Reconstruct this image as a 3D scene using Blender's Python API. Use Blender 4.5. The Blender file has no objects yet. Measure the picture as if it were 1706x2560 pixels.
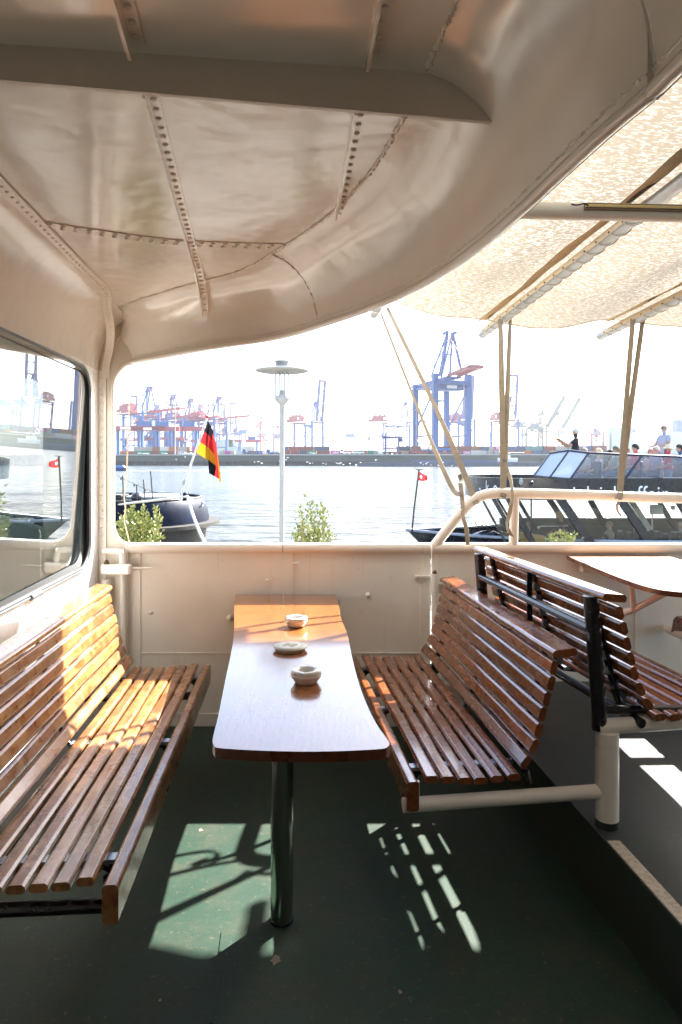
import bpy, bmesh, math, random
from mathutils import Vector, Matrix, Quaternion
random.seed(7)
V = Vector
R = math.radians
SC = bpy.context.scene
COL = SC.collection
F = 1707.0
HC = 1.5                       # eye height over the lower deck
def P(px, py, Y):              # a point at a known distance Y
    return V(((px - 853) * Y / F, Y, HC - (py - 1150) * Y / F))
def PZ(px, py, Z):             # a point on a level surface of height Z
    return P(px, py, F * (HC - Z) / (py - 1150))

# ------------------------------------------------------------------ mesh builder
ORG = {}
class MB:
    def __init__(s):
        s.v, s.f, s.m, s.s, s.a = [], [], [], [], []
    def add(s, vs, fs, mi=0, smooth=False, var=0.5):
        o = len(s.v)
        s.v += [V(p) for p in vs]
        for f in fs:
            s.f.append([i + o for i in f]); s.m.append(mi); s.s.append(smooth); s.a.append(var)
    def box(s, c, size, rot=None, mi=0, var=0.5):
        c = V(c); h = V(size) / 2
        vs = [V((x * h.x, y * h.y, z * h.z)) for x in (-1, 1) for y in (-1, 1) for z in (-1, 1)]
        if rot is not None: vs = [rot @ p for p in vs]
        s.add([p + c for p in vs], [(0, 1, 3, 2), (4, 6, 7, 5), (0, 4, 5, 1), (2, 3, 7, 6), (0, 2, 6, 4), (1, 5, 7, 3)], mi, False, var)
    def beam(s, p, q, w, h, up=(0, 0, 1), mi=0, var=0.5):
        p, q = V(p), V(q); d = (q - p).normalized(); up = V(up)
        if abs(d.dot(up)) > .99: up = V((0, 1, 0))
        a = d.cross(up).normalized(); b = a.cross(d).normalized()
        vs = []
        for e in (p, q):
            for i, j in ((-1, -1), (1, -1), (1, 1), (-1, 1)): vs.append(e + a * i * w / 2 + b * j * h / 2)
        s.add(vs, [(3, 2, 1, 0), (4, 5, 6, 7), (0, 1, 5, 4), (1, 2, 6, 5), (2, 3, 7, 6), (3, 0, 4, 7)], mi, False, var)
    def tube(s, pts, r, seg=10, mi=0, cap=True, smooth=True, closed=False, var=0.5):
        pts = [V(p) for p in pts]; n = len(pts)
        rs = r if isinstance(r, (list, tuple)) else [r] * n
        T = []
        for i in range(n):
            if closed: d = pts[(i + 1) % n] - pts[i - 1]
            else: d = pts[min(i + 1, n - 1)] - pts[max(i - 1, 0)]
            T.append(d.normalized() if d.length > 1e-9 else V((0, 0, 1)))
        u = V((0, 0, 1)) if abs(T[0].z) < .9 else V((1, 0, 0))
        a = T[0].cross(u).normalized(); vs = []
        for i in range(n):
            if i:
                q = T[i - 1].rotation_difference(T[i]); a = q @ a
                a = (a - T[i] * a.dot(T[i])).normalized()
            b = T[i].cross(a)
            for k in range(seg):
                t = 2 * math.pi * k / seg
                vs.append(pts[i] + (a * math.cos(t) + b * math.sin(t)) * rs[i])
        fs = []
        m = n if closed else n - 1
        for i in range(m):
            j = (i + 1) % n
            for k in range(seg):
                l = (k + 1) % seg
                fs.append((i * seg + k, i * seg + l, j * seg + l, j * seg + k))
        s.add(vs, fs, mi, smooth, var)
        if cap and not closed:
            s.add(vs[:seg], [tuple(range(seg))[::-1]], mi, False, var)
            s.add(vs[-seg:], [tuple(range(seg))], mi, False, var)
    def lathe(s, prof, c, seg=24, mi=0, smooth=True, axis=None, mis=None):
        c = V(c); vs = []
        q = V((0, 0, 1)).rotation_difference(V(axis).normalized()) if axis is not None else None
        for r, z in prof:
            for k in range(seg):
                t = 2 * math.pi * k / seg
                p = V((r * math.cos(t), r * math.sin(t), z))
                vs.append((q @ p if q else p) + c)
        o = len(s.v); s.v += vs
        for i in range(len(prof) - 1):
            for k in range(seg):
                l = (k + 1) % seg
                s.f.append([o + i * seg + k, o + i * seg + l, o + (i + 1) * seg + l, o + (i + 1) * seg + k])
                s.m.append(mis[i] if mis else mi); s.s.append(smooth); s.a.append(.5)
    def ball(s, c, r, mi=0, seg=10, rings=6, var=0.5):
        c = V(c); r = V(r) if hasattr(r, '__len__') else V((r, r, r)); vs = []
        for i in range(rings + 1):
            ph = math.pi * i / rings
            for k in range(seg):
                t = 2 * math.pi * k / seg
                vs.append(c + V((r.x * math.sin(ph) * math.cos(t), r.y * math.sin(ph) * math.sin(t), r.z * math.cos(ph))))
        fs = []
        for i in range(rings):
            for k in range(seg):
                l = (k + 1) % seg
                fs.append((i * seg + k, (i + 1) * seg + k, (i + 1) * seg + l, i * seg + l))
        s.add(vs, fs, mi, True, var)
    def grid(s, fn, nu, nv, mi=0, smooth=True, flip=False, var=0.5):
        vs = [fn(i / nu, j / nv) for i in range(nu + 1) for j in range(nv + 1)]
        fs = []
        for i in range(nu):
            for j in range(nv):
                a = i * (nv + 1) + j
                q = (a, a + 1, a + nv + 2, a + nv + 1)
                fs.append(q[::-1] if flip else q)
        s.add(vs, fs, mi, smooth, var)
    def prism(s, poly, n, mi=0, mi_side=None, var=0.5):      # closed 3-D polygon swept along vector n
        poly = [V(p) for p in poly]; n = V(n); k = len(poly)
        vs = poly + [p + n for p in poly]
        s.add(vs, [tuple(range(k))[::-1], tuple(range(k, 2 * k))], mi, False, var)
        s.add(vs, [(i, (i + 1) % k, (i + 1) % k + k, i + k) for i in range(k)], mi if mi_side is None else mi_side, False, var)
    def plate(s, outer, holes, n, mi=0):                     # flat plate with holes, thickness vector n
        bm = bmesh.new(); loops = []
        for lp in [outer] + holes:
            vs = [bm.verts.new(p) for p in lp]
            for i in range(len(vs)): bm.edges.new((vs[i], vs[(i + 1) % len(vs)]))
            loops.append(vs)
        nn = V(n).normalized()
        bmesh.ops.triangle_fill(bm, use_beauty=True, use_dissolve=False, edges=bm.edges[:], normal=nn)
        bm.verts.index_update(); vs = [v.co.copy() for v in bm.verts]; fs = [[v.index for v in f.verts] for f in bm.faces]
        s.add(vs, fs, mi); s.add([p + V(n) for p in vs], [f[::-1] for f in fs], mi)
        for lp in [outer] + holes:
            k = len(lp); q = [V(p) for p in lp] + [V(p) + V(n) for p in lp]
            s.add(q, [(i, (i + 1) % k, (i + 1) % k + k, i + k) for i in range(k)], mi)
        bm.free()
    def build(s, name, mats, parent=None, origin=None, bevel=0, normals=True):
        if not isinstance(mats, (list, tuple)): mats = [mats]
        if parent is not None: origin = ORG[parent.name]
        elif origin is None:
            xs = [p.x for p in s.v]; ys = [p.y for p in s.v]; zs = [p.z for p in s.v]
            origin = V(((min(xs) + max(xs)) / 2, (min(ys) + max(ys)) / 2, min(zs)))
        origin = V(origin)
        me = bpy.data.meshes.new(name)
        me.from_pydata([tuple(p - origin) for p in s.v], [], s.f)
        me.polygons.foreach_set('material_index', s.m)
        me.polygons.foreach_set('use_smooth', s.s)
        at = me.attributes.new('var', 'FLOAT', 'FACE'); at.data.foreach_set('value', s.a)
        for m in mats: me.materials.append(m)
        if normals:
            bm = bmesh.new(); bm.from_mesh(me); bmesh.ops.recalc_face_normals(bm, faces=bm.faces); bm.to_mesh(me); bm.free()
        me.update()
        o = bpy.data.objects.new(name, me); COL.objects.link(o)
        if parent is not None: o.parent = parent
        else: o.location = origin
        ORG[o.name] = origin
        if bevel:
            b = o.modifiers.new('bevel', 'BEVEL'); b.width = bevel; b.segments = 2; b.limit_method = 'ANGLE'; b.angle_limit = R(40)
        return o

def tag(o, label=None, cat=None, group=None, kind=None):
    if label: o['label'] = label
    if cat: o['category'] = cat
    if group: o['group'] = group
    if kind: o['kind'] = kind
    return o
def thing(name, loc, label, cat, group=None):
    o = bpy.data.objects.new(name, None); COL.objects.link(o); o.location = loc; o.empty_display_size = .1
    ORG[o.name] = V(loc)
    return tag(o, label, cat, group)
def copy_tree(o, parent=None):
    c = o.copy(); COL.objects.link(c); c.parent = parent
    for ch in list(o.children): copy_tree(ch, c)
    return c
def interp(xs, ys, x):
    if x <= xs[0]: return ys[0]
    for i in range(len(xs) - 1):
        if x <= xs[i + 1]:
            return ys[i] + (ys[i + 1] - ys[i]) * (x - xs[i]) / (xs[i + 1] - xs[i])
    return ys[-1]
def spline(pts, n=8, closed=False):                          # Catmull-Rom through pts
    pts = [V(p) for p in pts]; out = []; k = len(pts)
    rng = k if closed else k - 1
    for i in range(rng):
        if closed: a, b, c, d = pts[i - 1], pts[i], pts[(i + 1) % k], pts[(i + 2) % k]
        else: a, b, c, d = pts[max(i - 1, 0)], pts[i], pts[i + 1], pts[min(i + 2, k - 1)]
        for j in range(n):
            t = j / n
            out.append(.5 * ((2 * b) + (c - a) * t + (2 * a - 5 * b + 4 * c - d) * t * t + (3 * b - a - 3 * c + d) * t ** 3))
    if not closed: out.append(pts[-1])
    return out

# ------------------------------------------------------------------ materials
def nodes(name):
    m = bpy.data.materials.new(name); m.use_nodes = True
    nt = m.node_tree; nt.nodes.clear()
    out = nt.nodes.new('ShaderNodeOutputMaterial')
    return m, nt, out
def N(nt, t, **kw):
    n = nt.nodes.new(t)
    for k, v in kw.items(): setattr(n, k, v)
    return n
def L(nt, a, b): nt.links.new(a, b)
def ramp(nt, fac, stops):
    r = N(nt, 'ShaderNodeValToRGB'); e = r.color_ramp.elements
    while len(e) < len(stops): e.new(.5)
    for i, (p, c) in enumerate(stops):
        e[i].position = p; e[i].color = (*c, 1) if len(c) == 3 else c
    L(nt, fac, r.inputs[0]); return r
def noise(nt, vec, scale, detail=4, rough=.55, dist=0):
    n = N(nt, 'ShaderNodeTexNoise'); n.inputs['Scale'].default_value = scale; n.inputs['Detail'].default_value = detail
    n.inputs['Roughness'].default_value = rough; n.inputs['Distortion'].default_value = dist
    L(nt, vec, n.inputs['Vector']); return n
def coords(nt, scale=(1, 1, 1), geo=False):
    t = N(nt, 'ShaderNodeTexCoord'); mp = N(nt, 'ShaderNodeMapping'); mp.inputs['Scale'].default_value = scale
    L(nt, t.outputs['Object'], mp.inputs['Vector']); return mp.outputs['Vector']
def mixc(nt, fac, a, b, mode='MIX'):
    m = N(nt, 'ShaderNodeMix', data_type='RGBA', blend_type=mode)
    for sock, val in ((m.inputs[0], fac), (m.inputs[6], a), (m.inputs[7], b)):
        if hasattr(val, 'is_linked'): L(nt, val, sock)
        else: sock.default_value = val if not isinstance(val, tuple) else (*val, 1)
    return m.outputs[2]
def simple(name, col, rough=.5, metal=0, coat=0, dirt=0, dscale=3, dcol=None, bump=0, bscale=40, spec=.5, stretch=(1, 1, 1), dlo=.4, dhi=.75, rvar=0, bdist=.004):
    m, nt, out = nodes(name)
    b = N(nt, 'ShaderNodeBsdfPrincipled'); L(nt, b.outputs[0], out.inputs[0])
    b.inputs['Base Color'].default_value = (*col, 1); b.inputs['Roughness'].default_value = rough
    b.inputs['Metallic'].default_value = metal; b.inputs['Coat Weight'].default_value = coat; b.inputs['Coat Roughness'].default_value = .08
    b.inputs['Specular IOR Level'].default_value = spec
    vec = coords(nt, stretch)
    if dirt:
        n = noise(nt, vec, dscale, 6, .62)
        r = ramp(nt, n.outputs['Fac'], [(dlo, (0, 0, 0)), (dhi, (dirt, dirt, dirt))])
        L(nt, mixc(nt, r.outputs[0], col, dcol or tuple(c * .5 for c in col)), b.inputs['Base Color'])
    if rvar:
        n3 = noise(nt, vec, dscale * 2.3, 4)
        mr = N(nt, 'ShaderNodeMapRange'); mr.inputs[1].default_value = .3; mr.inputs[2].default_value = .7
        mr.inputs[3].default_value = max(.02, rough - rvar); mr.inputs[4].default_value = rough + rvar
        L(nt, n3.outputs['Fac'], mr.inputs[0]); L(nt, mr.outputs[0], b.inputs['Roughness'])
    if bump:
        n2 = noise(nt, vec, bscale, 3)
        bp = N(nt, 'ShaderNodeBump'); bp.inputs['Strength'].default_value = bump; bp.inputs['Distance'].default_value = bdist
        L(nt, n2.outputs['Fac'], bp.inputs['Height']); L(nt, bp.outputs[0], b.inputs['Normal'])
    return m
def wood(name, dark, mid, light, rough=.3, coat=.6, wear=.0, wearcol=(.5, .36, .2), grain=(26, 1.5, 26), coatrough=.12, bumpk=.25, rv=.12, coatior=1.5):
    m, nt, out = nodes(name)
    b = N(nt, 'ShaderNodeBsdfPrincipled'); L(nt, b.outputs[0], out.inputs[0])
    t = N(nt, 'ShaderNodeTexCoord'); at = N(nt, 'ShaderNodeAttribute', attribute_name='var')
    sc = N(nt, 'ShaderNodeVectorMath', operation='SCALE'); sc.inputs[0].default_value = (3.1, 5.3, 7.7); L(nt, at.outputs['Fac'], sc.inputs['Scale'])
    ad = N(nt, 'ShaderNodeVectorMath', operation='ADD'); L(nt, t.outputs['Object'], ad.inputs[0]); L(nt, sc.outputs[0], ad.inputs[1])
    mp = N(nt, 'ShaderNodeMapping'); mp.inputs['Scale'].default_value = grain; L(nt, ad.outputs[0], mp.inputs['Vector'])
    n = noise(nt, mp.outputs[0], 1.6, 7, .6, .6)
    r = ramp(nt, n.outputs['Fac'], [(.25, dark), (.5, mid), (.78, light)])
    n2 = noise(nt, mp.outputs[0], 9, 3, .5)
    r2 = ramp(nt, n2.outputs['Fac'], [(.3, (.72, .72, .72)), (.7, (1.1, 1.1, 1.1))])
    c = mixc(nt, 1.0, r.outputs[0], r2.outputs[0], 'MULTIPLY')
    mr = N(nt, 'ShaderNodeMapRange'); mr.inputs[3].default_value = .72; mr.inputs[4].default_value = 1.3; L(nt, at.outputs['Fac'], mr.inputs[0])
    cc = N(nt, 'ShaderNodeVectorMath', operation='SCALE'); L(nt, c, cc.inputs[0]); L(nt, mr.outputs[0], cc.inputs['Scale'])
    col = cc.outputs[0]
    if wear:
        n3 = noise(nt, ad.outputs[0], 9, 8, .68)
        r3 = ramp(nt, n3.outputs['Fac'], [(.47, (0, 0, 0)), (.62, (wear, wear, wear))])
        col = mixc(nt, r3.outputs[0], col, wearcol)
    L(nt, col, b.inputs['Base Color'])
    b.inputs['Coat Weight'].default_value = coat; b.inputs['Coat Roughness'].default_value = coatrough
    n4 = noise(nt, t.outputs['Object'], 14, 5)
    m4 = N(nt, 'ShaderNodeMapRange'); m4.inputs[1].default_value = .3; m4.inputs[2].default_value = .7; m4.inputs[3].default_value = rough - rv; m4.inputs[4].default_value = rough + rv
    L(nt, n4.outputs['Fac'], m4.inputs[0]); L(nt, m4.outputs[0], b.inputs['Roughness'])
    bp = N(nt, 'ShaderNodeBump'); bp.inputs['Strength'].default_value = bumpk; bp.inputs['Distance'].default_value = .003; b.inputs['Coat IOR'].default_value = coatior
    L(nt, n2.outputs['Fac'], bp.inputs['Height']); L(nt, bp.outputs[0], b.inputs['Normal'])
    return m
def glass(name, ior=1.5, tint=(1, 1, 1), rough=0.0, gain=1.0, dust=0.0):
    m, nt, out = nodes(name)
    tr = N(nt, 'ShaderNodeBsdfTransparent'); tr.inputs[0].default_value = (*tint, 1)
    gl = N(nt, 'ShaderNodeBsdfGlossy'); gl.inputs['Roughness'].default_value = rough
    fr = N(nt, 'ShaderNodeFresnel'); ge = N(nt, 'ShaderNodeNewGeometry'); mi_ = N(nt, 'ShaderNodeMapRange')
    mi_.inputs[3].default_value = ior; mi_.inputs[4].default_value = 1 / ior; L(nt, ge.outputs['Backfacing'], mi_.inputs[0]); L(nt, mi_.outputs[0], fr.inputs[0])
    mu = N(nt, 'ShaderNodeMath', operation='MULTIPLY', use_clamp=True); mu.inputs[1].default_value = gain; L(nt, fr.outputs[0], mu.inputs[0])
    mx = N(nt, 'ShaderNodeMixShader'); L(nt, mu.outputs[0], mx.inputs[0]); L(nt, tr.outputs[0], mx.inputs[1]); L(nt, gl.outputs[0], mx.inputs[2])
    last = mx.outputs[0]
    if dust:
        df = N(nt, 'ShaderNodeBsdfDiffuse'); df.inputs[0].default_value = (.8, .82, .85, 1)
        m2 = N(nt, 'ShaderNodeMixShader'); m2.inputs[0].default_value = dust; L(nt, last, m2.inputs[1]); L(nt, df.outputs[0], m2.inputs[2]); last = m2.outputs[0]
    L(nt, last, out.inputs[0]); return m

M = {}
def paint_cream(name, col, rough, stain, ripple, bd, fine=.25, coat=0):
    m, nt, out = nodes(name)
    b = N(nt, 'ShaderNodeBsdfPrincipled'); L(nt, b.outputs[0], out.inputs[0])
    vec = coords(nt)
    n1 = noise(nt, vec, 1.7, 6, .6); r1 = ramp(nt, n1.outputs['Fac'], [(.35, tuple(c * .93 for c in col)), (.65, col)])
    n2 = noise(nt, vec, 22, 6, .7); r2 = ramp(nt, n2.outputs['Fac'], [(.66, (0, 0, 0)), (.76, (stain, stain, stain))])
    c = mixc(nt, r2.outputs[0], r1.outputs[0], (.33, .22, .12))
    mps = N(nt, 'ShaderNodeMapping'); mps.inputs['Scale'].default_value = (30, 30, 1.6); L(nt, vec, mps.inputs['Vector'])
    n5 = noise(nt, mps.outputs[0], 1, 4, .6); r5 = ramp(nt, n5.outputs['Fac'], [(.64, (0, 0, 0)), (.85, (stain * .5,) * 3)])
    c = mixc(nt, r5.outputs[0], c, (.42, .33, .22))
    L(nt, c, b.inputs['Base Color']); b.inputs['Specular IOR Level'].default_value = .5; b.inputs['Coat Weight'].default_value = coat; b.inputs['Coat Roughness'].default_value = .12
    n3 = noise(nt, vec, 5, 4); mr = N(nt, 'ShaderNodeMapRange'); mr.inputs[1].default_value = .3; mr.inputs[2].default_value = .7
    mr.inputs[3].default_value = rough * .7; mr.inputs[4].default_value = rough * 1.35; L(nt, n3.outputs['Fac'], mr.inputs[0]); L(nt, mr.outputs[0], b.inputs['Roughness'])
    n4 = noise(nt, vec, ripple, 3, .5); bp = N(nt, 'ShaderNodeBump'); bp.inputs['Strength'].default_value = .6; bp.inputs['Distance'].default_value = bd
    L(nt, n4.outputs['Fac'], bp.inputs['Height'])
    n6 = noise(nt, vec, 120, 4, .6); b2 = N(nt, 'ShaderNodeBump'); b2.inputs['Strength'].default_value = fine; b2.inputs['Distance'].default_value = .002
    L(nt, n6.outputs['Fac'], b2.inputs['Height']); L(nt, bp.outputs[0], b2.inputs['Normal']); L(nt, b2.outputs[0], b.inputs['Normal'])
    return m
M['cream'] = paint_cream('cream_paint', (.84, .80, .72), .36, .7, 3.5, .012)
M['cream_gloss'] = paint_cream('cream_gloss_paint', (.93, .895, .83), .2, .06, 2.6, .05, .12, .6)
M['white_gloss'] = paint_cream('white_gloss_paint', (.85, .84, .81), .3, .1, 2.5, .01, .1)
M['beam_paint'] = paint_cream('beam_paint', (.76, .72, .65), .4, .25, 6, .01, .1)
M['pipe'] = paint_cream('pipe_paint', (.82, .77, .69), .34, .5, 9, .006, .15)
M['rust'] = simple('rusty_metal', (.16, .09, .05), .8, .2, dirt=.8, dscale=40, dcol=(.05, .04, .03))
M['dark_rubber'] = simple('window_rubber', (.016, .018, .02), .5, bump=.2)
M['trim_metal'] = simple('window_trim_metal', (.16, .18, .2), .3, .6, dirt=.5, dscale=20)
def deck_mat(name, base, worn, scuff, rough, lo=.5, hi=.72):
    m, nt, out = nodes(name)
    b = N(nt, 'ShaderNodeBsdfPrincipled'); L(nt, b.outputs[0], out.inputs[0]); vec = coords(nt); b.inputs['Specular IOR Level'].default_value = .3
    n1 = noise(nt, vec, 2.2, 8, .65); r1 = ramp(nt, n1.outputs['Fac'], [(.35, base), (.6, tuple(c * 1.25 for c in base))])
    n2 = noise(nt, vec, 7, 8, .72); r2 = ramp(nt, n2.outputs['Fac'], [(lo, (0, 0, 0)), (hi, (.75, .75, .75))])
    c = mixc(nt, r2.outputs[0], r1.outputs[0], worn)
    n3 = noise(nt, vec, 45, 6, .7); r3 = ramp(nt, n3.outputs['Fac'], [(.58, (0, 0, 0)), (.70, (.7, .7, .7))])
    c = mixc(nt, r3.outputs[0], c, scuff); L(nt, c, b.inputs['Base Color'])
    mr = N(nt, 'ShaderNodeMapRange'); mr.inputs[3].default_value = rough - .12; mr.inputs[4].default_value = rough + .15; L(nt, n2.outputs['Fac'], mr.inputs[0]); L(nt, mr.outputs[0], b.inputs['Roughness'])
    n4 = noise(nt, vec, 330, 3, .6); bp = N(nt, 'ShaderNodeBump'); bp.inputs['Strength'].default_value = .5; bp.inputs['Distance'].default_value = .002
    L(nt, n4.outputs['Fac'], bp.inputs['Height']); L(nt, bp.outputs[0], b.inputs['Normal'])
    return m
M['deck'] = deck_mat('green_deck_paint', (.011, .032, .020), (.046, .046, .030), (.11, .09, .065), .55, .47, .72)
M['deck_grey'] = deck_mat('grey_green_deck_paint', (.040, .048, .047), (.055, .06, .055), (.09, .09, .08), .45)
M['stripe'] = simple('worn_stripe_paint', (.55, .48, .39), .6, dirt=.8, dscale=70, dcol=(.22, .18, .13), dlo=.45, dhi=.75)
M['wood_left'] = wood('worn_varnished_slats', (.14, .047, .014), (.27, .10, .027), (.42, .185, .055), .32, .55, .45, (.46, .28, .11))
M['wood_right'] = wood('red_varnished_slats', (.11, .028, .008), (.215, .060, .014), (.31, .10, .024), .26, .9, .05, (.30, .12, .05), coatrough=.1)
M['wood_table'] = wood('table_varnish', (.24, .078, .02), (.29, .10, .025), (.33, .125, .032), .22, 1.0, .0, grain=(9, .8, 9), coatrough=.10, bumpk=.02, rv=.04, coatior=1.36)
M['wood_far'] = wood('bleached_table_board', (.25, .12, .07), (.36, .2, .12), (.45, .28, .18), .4, .6, .3, (.55, .42, .32))
M['edge'] = wood('table_edge_wood', (.07, .018, .008), (.12, .032, .012), (.17, .05, .02), .3, .8)
M['black_iron'] = simple('black_painted_iron', (.012, .012, .016), .25, .1, coat=.4, dirt=.5, dscale=30, dcol=(.05, .045, .045))
M['steel'] = simple('polished_steel_tube', (.55, .54, .52), .16, 1.0, dirt=.4, dscale=14, dcol=(.25, .22, .18), stretch=(1, 1, .15), rvar=.06)
M['bracket'] = simple('grey_bracket', (.30, .33, .38), .35, .7)
M['ceramic'] = simple('white_ceramic', (.74, .71, .67), .22, coat=.6, dirt=.12, dscale=40)
M['ash'] = simple('ash_residue', (.10, .10, .12), .9, dirt=.6, dscale=60)
M['saucer'] = simple('saucer_paper', (.72, .72, .64), .5, dirt=.25, dscale=90, dcol=(.4, .42, .25))
M['saucer_ring'] = simple('saucer_gold_ring', (.42, .36, .14), .5)
M['galv'] = simple('galvanised_tube', (.48, .49, .5), .4, .6, dirt=.5, dscale=18, dcol=(.3, .31, .26))
M['cord'] = simple('lacing_cord', (.66, .62, .54), .8)
M['strap'] = simple('tan_webbing_strap', (.33, .285, .22), .75, dirt=.5, dscale=30, dcol=(.22, .17, .12), bump=.4, bscale=300)
M['buckle'] = simple('strap_buckle', (.5, .48, .45), .3, .9)
M['hem'] = simple('brown_canvas_hem', (.56, .43, .27), .9, dirt=.5, dscale=9, dcol=(.38, .26, .14))
M['sleeve'] = simple('canvas_lacing_sleeve', (.66, .57, .43), .85, dirt=.3, dscale=20)
M['rope'] = simple('thin_grey_rope', (.35, .27, .2), .9)
def canvas():
    m, nt, out = nodes('awning_canvas'); vec = coords(nt)
    w = noise(nt, vec, 5, 2); ad = N(nt, 'ShaderNodeVectorMath', operation='MULTIPLY_ADD'); ad.inputs[1].default_value = (.05, .05, .05)
    L(nt, w.outputs['Color'], ad.inputs[0]); L(nt, vec, ad.inputs[2])
    fac = None
    for ang, sc in ((.15, (26, 130, 1)), (-.5, (34, 120, 1)), (1.2, (38, 120, 1))):
        mp = N(nt, 'ShaderNodeMapping'); mp.inputs['Rotation'].default_value = (0, 0, ang); mp.inputs['Scale'].default_value = sc; L(nt, ad.outputs[0], mp.inputs['Vector'])
        n = noise(nt, mp.outputs[0], 1, 2, .5); r = ramp(nt, n.outputs['Fac'], [(.60, (0, 0, 0)), (.66, (1, 1, 1))])
        if fac is None: fac = r.outputs[0]
        else:
            mx = N(nt, 'ShaderNodeMath', operation='MAXIMUM'); L(nt, fac, mx.inputs[0]); L(nt, r.outputs[0], mx.inputs[1]); fac = mx.outputs[0]
    big = noise(nt, vec, 1.3, 3); rb = ramp(nt, big.outputs['Fac'], [(.35, (.55, .55, .55)), (.65, (1, 1, 1))])
    f2 = N(nt, 'ShaderNodeMath', operation='MULTIPLY'); L(nt, fac, f2.inputs[0]); L(nt, rb.outputs[0], f2.inputs[1])
    c = mixc(nt, f2.outputs[0], (.165, .141, .108), (.40, .385, .35))
    df = N(nt, 'ShaderNodeBsdfDiffuse'); L(nt, c, df.inputs[0]); tl = N(nt, 'ShaderNodeBsdfTranslucent'); L(nt, c, tl.inputs[0])
    mx = N(nt, 'ShaderNodeMixShader'); mx.inputs[0].default_value = .5; L(nt, df.outputs[0], mx.inputs[1]); L(nt, tl.outputs[0], mx.inputs[2]); L(nt, mx.outputs[0], out.inputs[0])
    return m
M['canvas'] = canvas()
M['glass'] = glass('cabin_window_glass', 1.8, (.93, .95, .95), gain=2.1)
M['boat_glass'] = glass('boat_window_glass', 1.4, (.93, .96, .96))
M['screen_glass'] = glass('windscreen_perspex', 1.45, (.70, .74, .80), dust=.10)
M['frosted'] = glass('frosted_windscreen', 1.45, (.6, .66, .75), dust=.55)
M['lamp_glass'] = glass('lamp_cylinder_glass', 1.4, (.86, .89, .90), dust=.04)

# ------------------------------------------------------------------ camera, light, world
cam = bpy.data.cameras.new('camera'); co = bpy.data.objects.new('camera', cam); COL.objects.link(co)
cam.sensor_fit = 'VERTICAL'; cam.sensor_height = 36; cam.lens = 36 * F / 2560; cam.shift_y = -130 / 2560
cam.clip_end = 12000; cam.clip_start = .05
co.location = (0, 0, HC); co.rotation_euler = (R(90), 0, 0); SC.camera = co
SUN = V((.87, .99, 1.0)).normalized()
sl = bpy.data.lights.new('sun', 'SUN'); sl.energy = 5.0; sl.angle = R(.5); sl.color = (1, .95, .87)
so = bpy.data.objects.new('sun', sl); COL.objects.link(so); so.location = (20, 20, 30)
so.rotation_euler = (-SUN).to_track_quat('-Z', 'Y').to_euler()
w = bpy.data.worlds.new('World'); SC.world = w; w.use_nodes = True
nt = w.node_tree; nt.nodes.clear()
wo = nt.nodes.new('ShaderNodeOutputWorld'); bg = nt.nodes.new('ShaderNodeBackground'); sk = nt.nodes.new('ShaderNodeTexSky')
sk.sky_type = 'NISHITA'; sk.sun_disc = False; sk.sun_elevation = math.asin(SUN.z); sk.sun_rotation = math.atan2(SUN.x, SUN.y)
sk.air_density = 1.0; sk.dust_density = 2.0; sk.ozone_density = 1.0
bg.inputs[1].default_value = .085
nt.links.new(sk.outputs[0], bg.inputs[0]); nt.links.new(bg.outputs[0], wo.inputs[0])
SC.view_settings.view_transform = 'Standard'; SC.view_settings.look = 'None'; SC.view_settings.gamma = 1
SC.view_settings.exposure = 2.87
SC.cycles.use_denoising = True
SC.cycles.max_bounces = 12; SC.cycles.transparent_max_bounces = 24; SC.cycles.diffuse_bounces = 6; SC.cycles.glossy_bounces = 6
SC.cycles.caustics_reflective = False; SC.cycles.caustics_refractive = False; SC.cycles.sample_clamp_indirect = 6

# ================================================================== SETTING
HAZE_D = .00009
WZ = -1.9
def quayY(x): return 405 - .10 * x
def water():
    m, nt, out = nodes('river_water')
    b = N(nt, 'ShaderNodeBsdfPrincipled'); L(nt, b.outputs[0], out.inputs[0])
    b.inputs['Base Color'].default_value = (.06, .07, .07, 1); b.inputs['Roughness'].default_value = .16; b.inputs['IOR'].default_value = 1.33; b.inputs['Specular IOR Level'].default_value = .22
    vec = coords(nt, (.45, 1.0, 1))
    n0 = noise(nt, vec, .05, 3); n1 = noise(nt, vec, .45, 4, .55, .3); n2 = noise(nt, vec, 1.5, 4, .55)
    r0 = ramp(nt, n0.outputs['Fac'], [(.35, (.04, .052, .06)), (.7, (.07, .075, .07))]); L(nt, r0.outputs[0], b.inputs['Base Color'])
    b1 = N(nt, 'ShaderNodeBump'); b1.inputs['Strength'].default_value = 1; b1.inputs['Distance'].default_value = 1.3; L(nt, n1.outputs['Fac'], b1.inputs['Height'])
    b2 = N(nt, 'ShaderNodeBump'); b2.inputs['Strength'].default_value = .8; b2.inputs['Distance'].default_value = .22; L(nt, n2.outputs['Fac'], b2.inputs['Height']); L(nt, b1.outputs[0], b2.inputs['Normal'])
    L(nt, b2.outputs[0], b.inputs['Normal']); return m
M['water'] = water()
mb = MB(); mb.add([(-1200, 4.3, WZ), (1800, 4.3, WZ), (1800, 2600, WZ), (-1200, 2600, WZ)], [(0, 1, 2, 3)])
tag(mb.build('water', M['water'], origin=(0, 100, WZ)), 'rippled grey blue harbour water', kind='structure')
mb = MB(); mb.add([(-6, -4, 0), (1.6, -4, 0), (1.1, 3.9, 0), (-6, 3.9, 0)], [(0, 1, 2, 3)])
M['chip'] = simple('bare_primer', (.22, .2, .15), .7, dirt=.5, dscale=60)
for (p_, q_) in (((557, 2330), (528, 2560)), ((1311, 2020), (1500, 2262))):
    a_, b_ = PZ(*p_, 0), PZ(*q_, 0); mb.beam(a_ + V((0, 0, .0012)), b_ + V((0, 0, .0012)), .007, .004)
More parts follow.
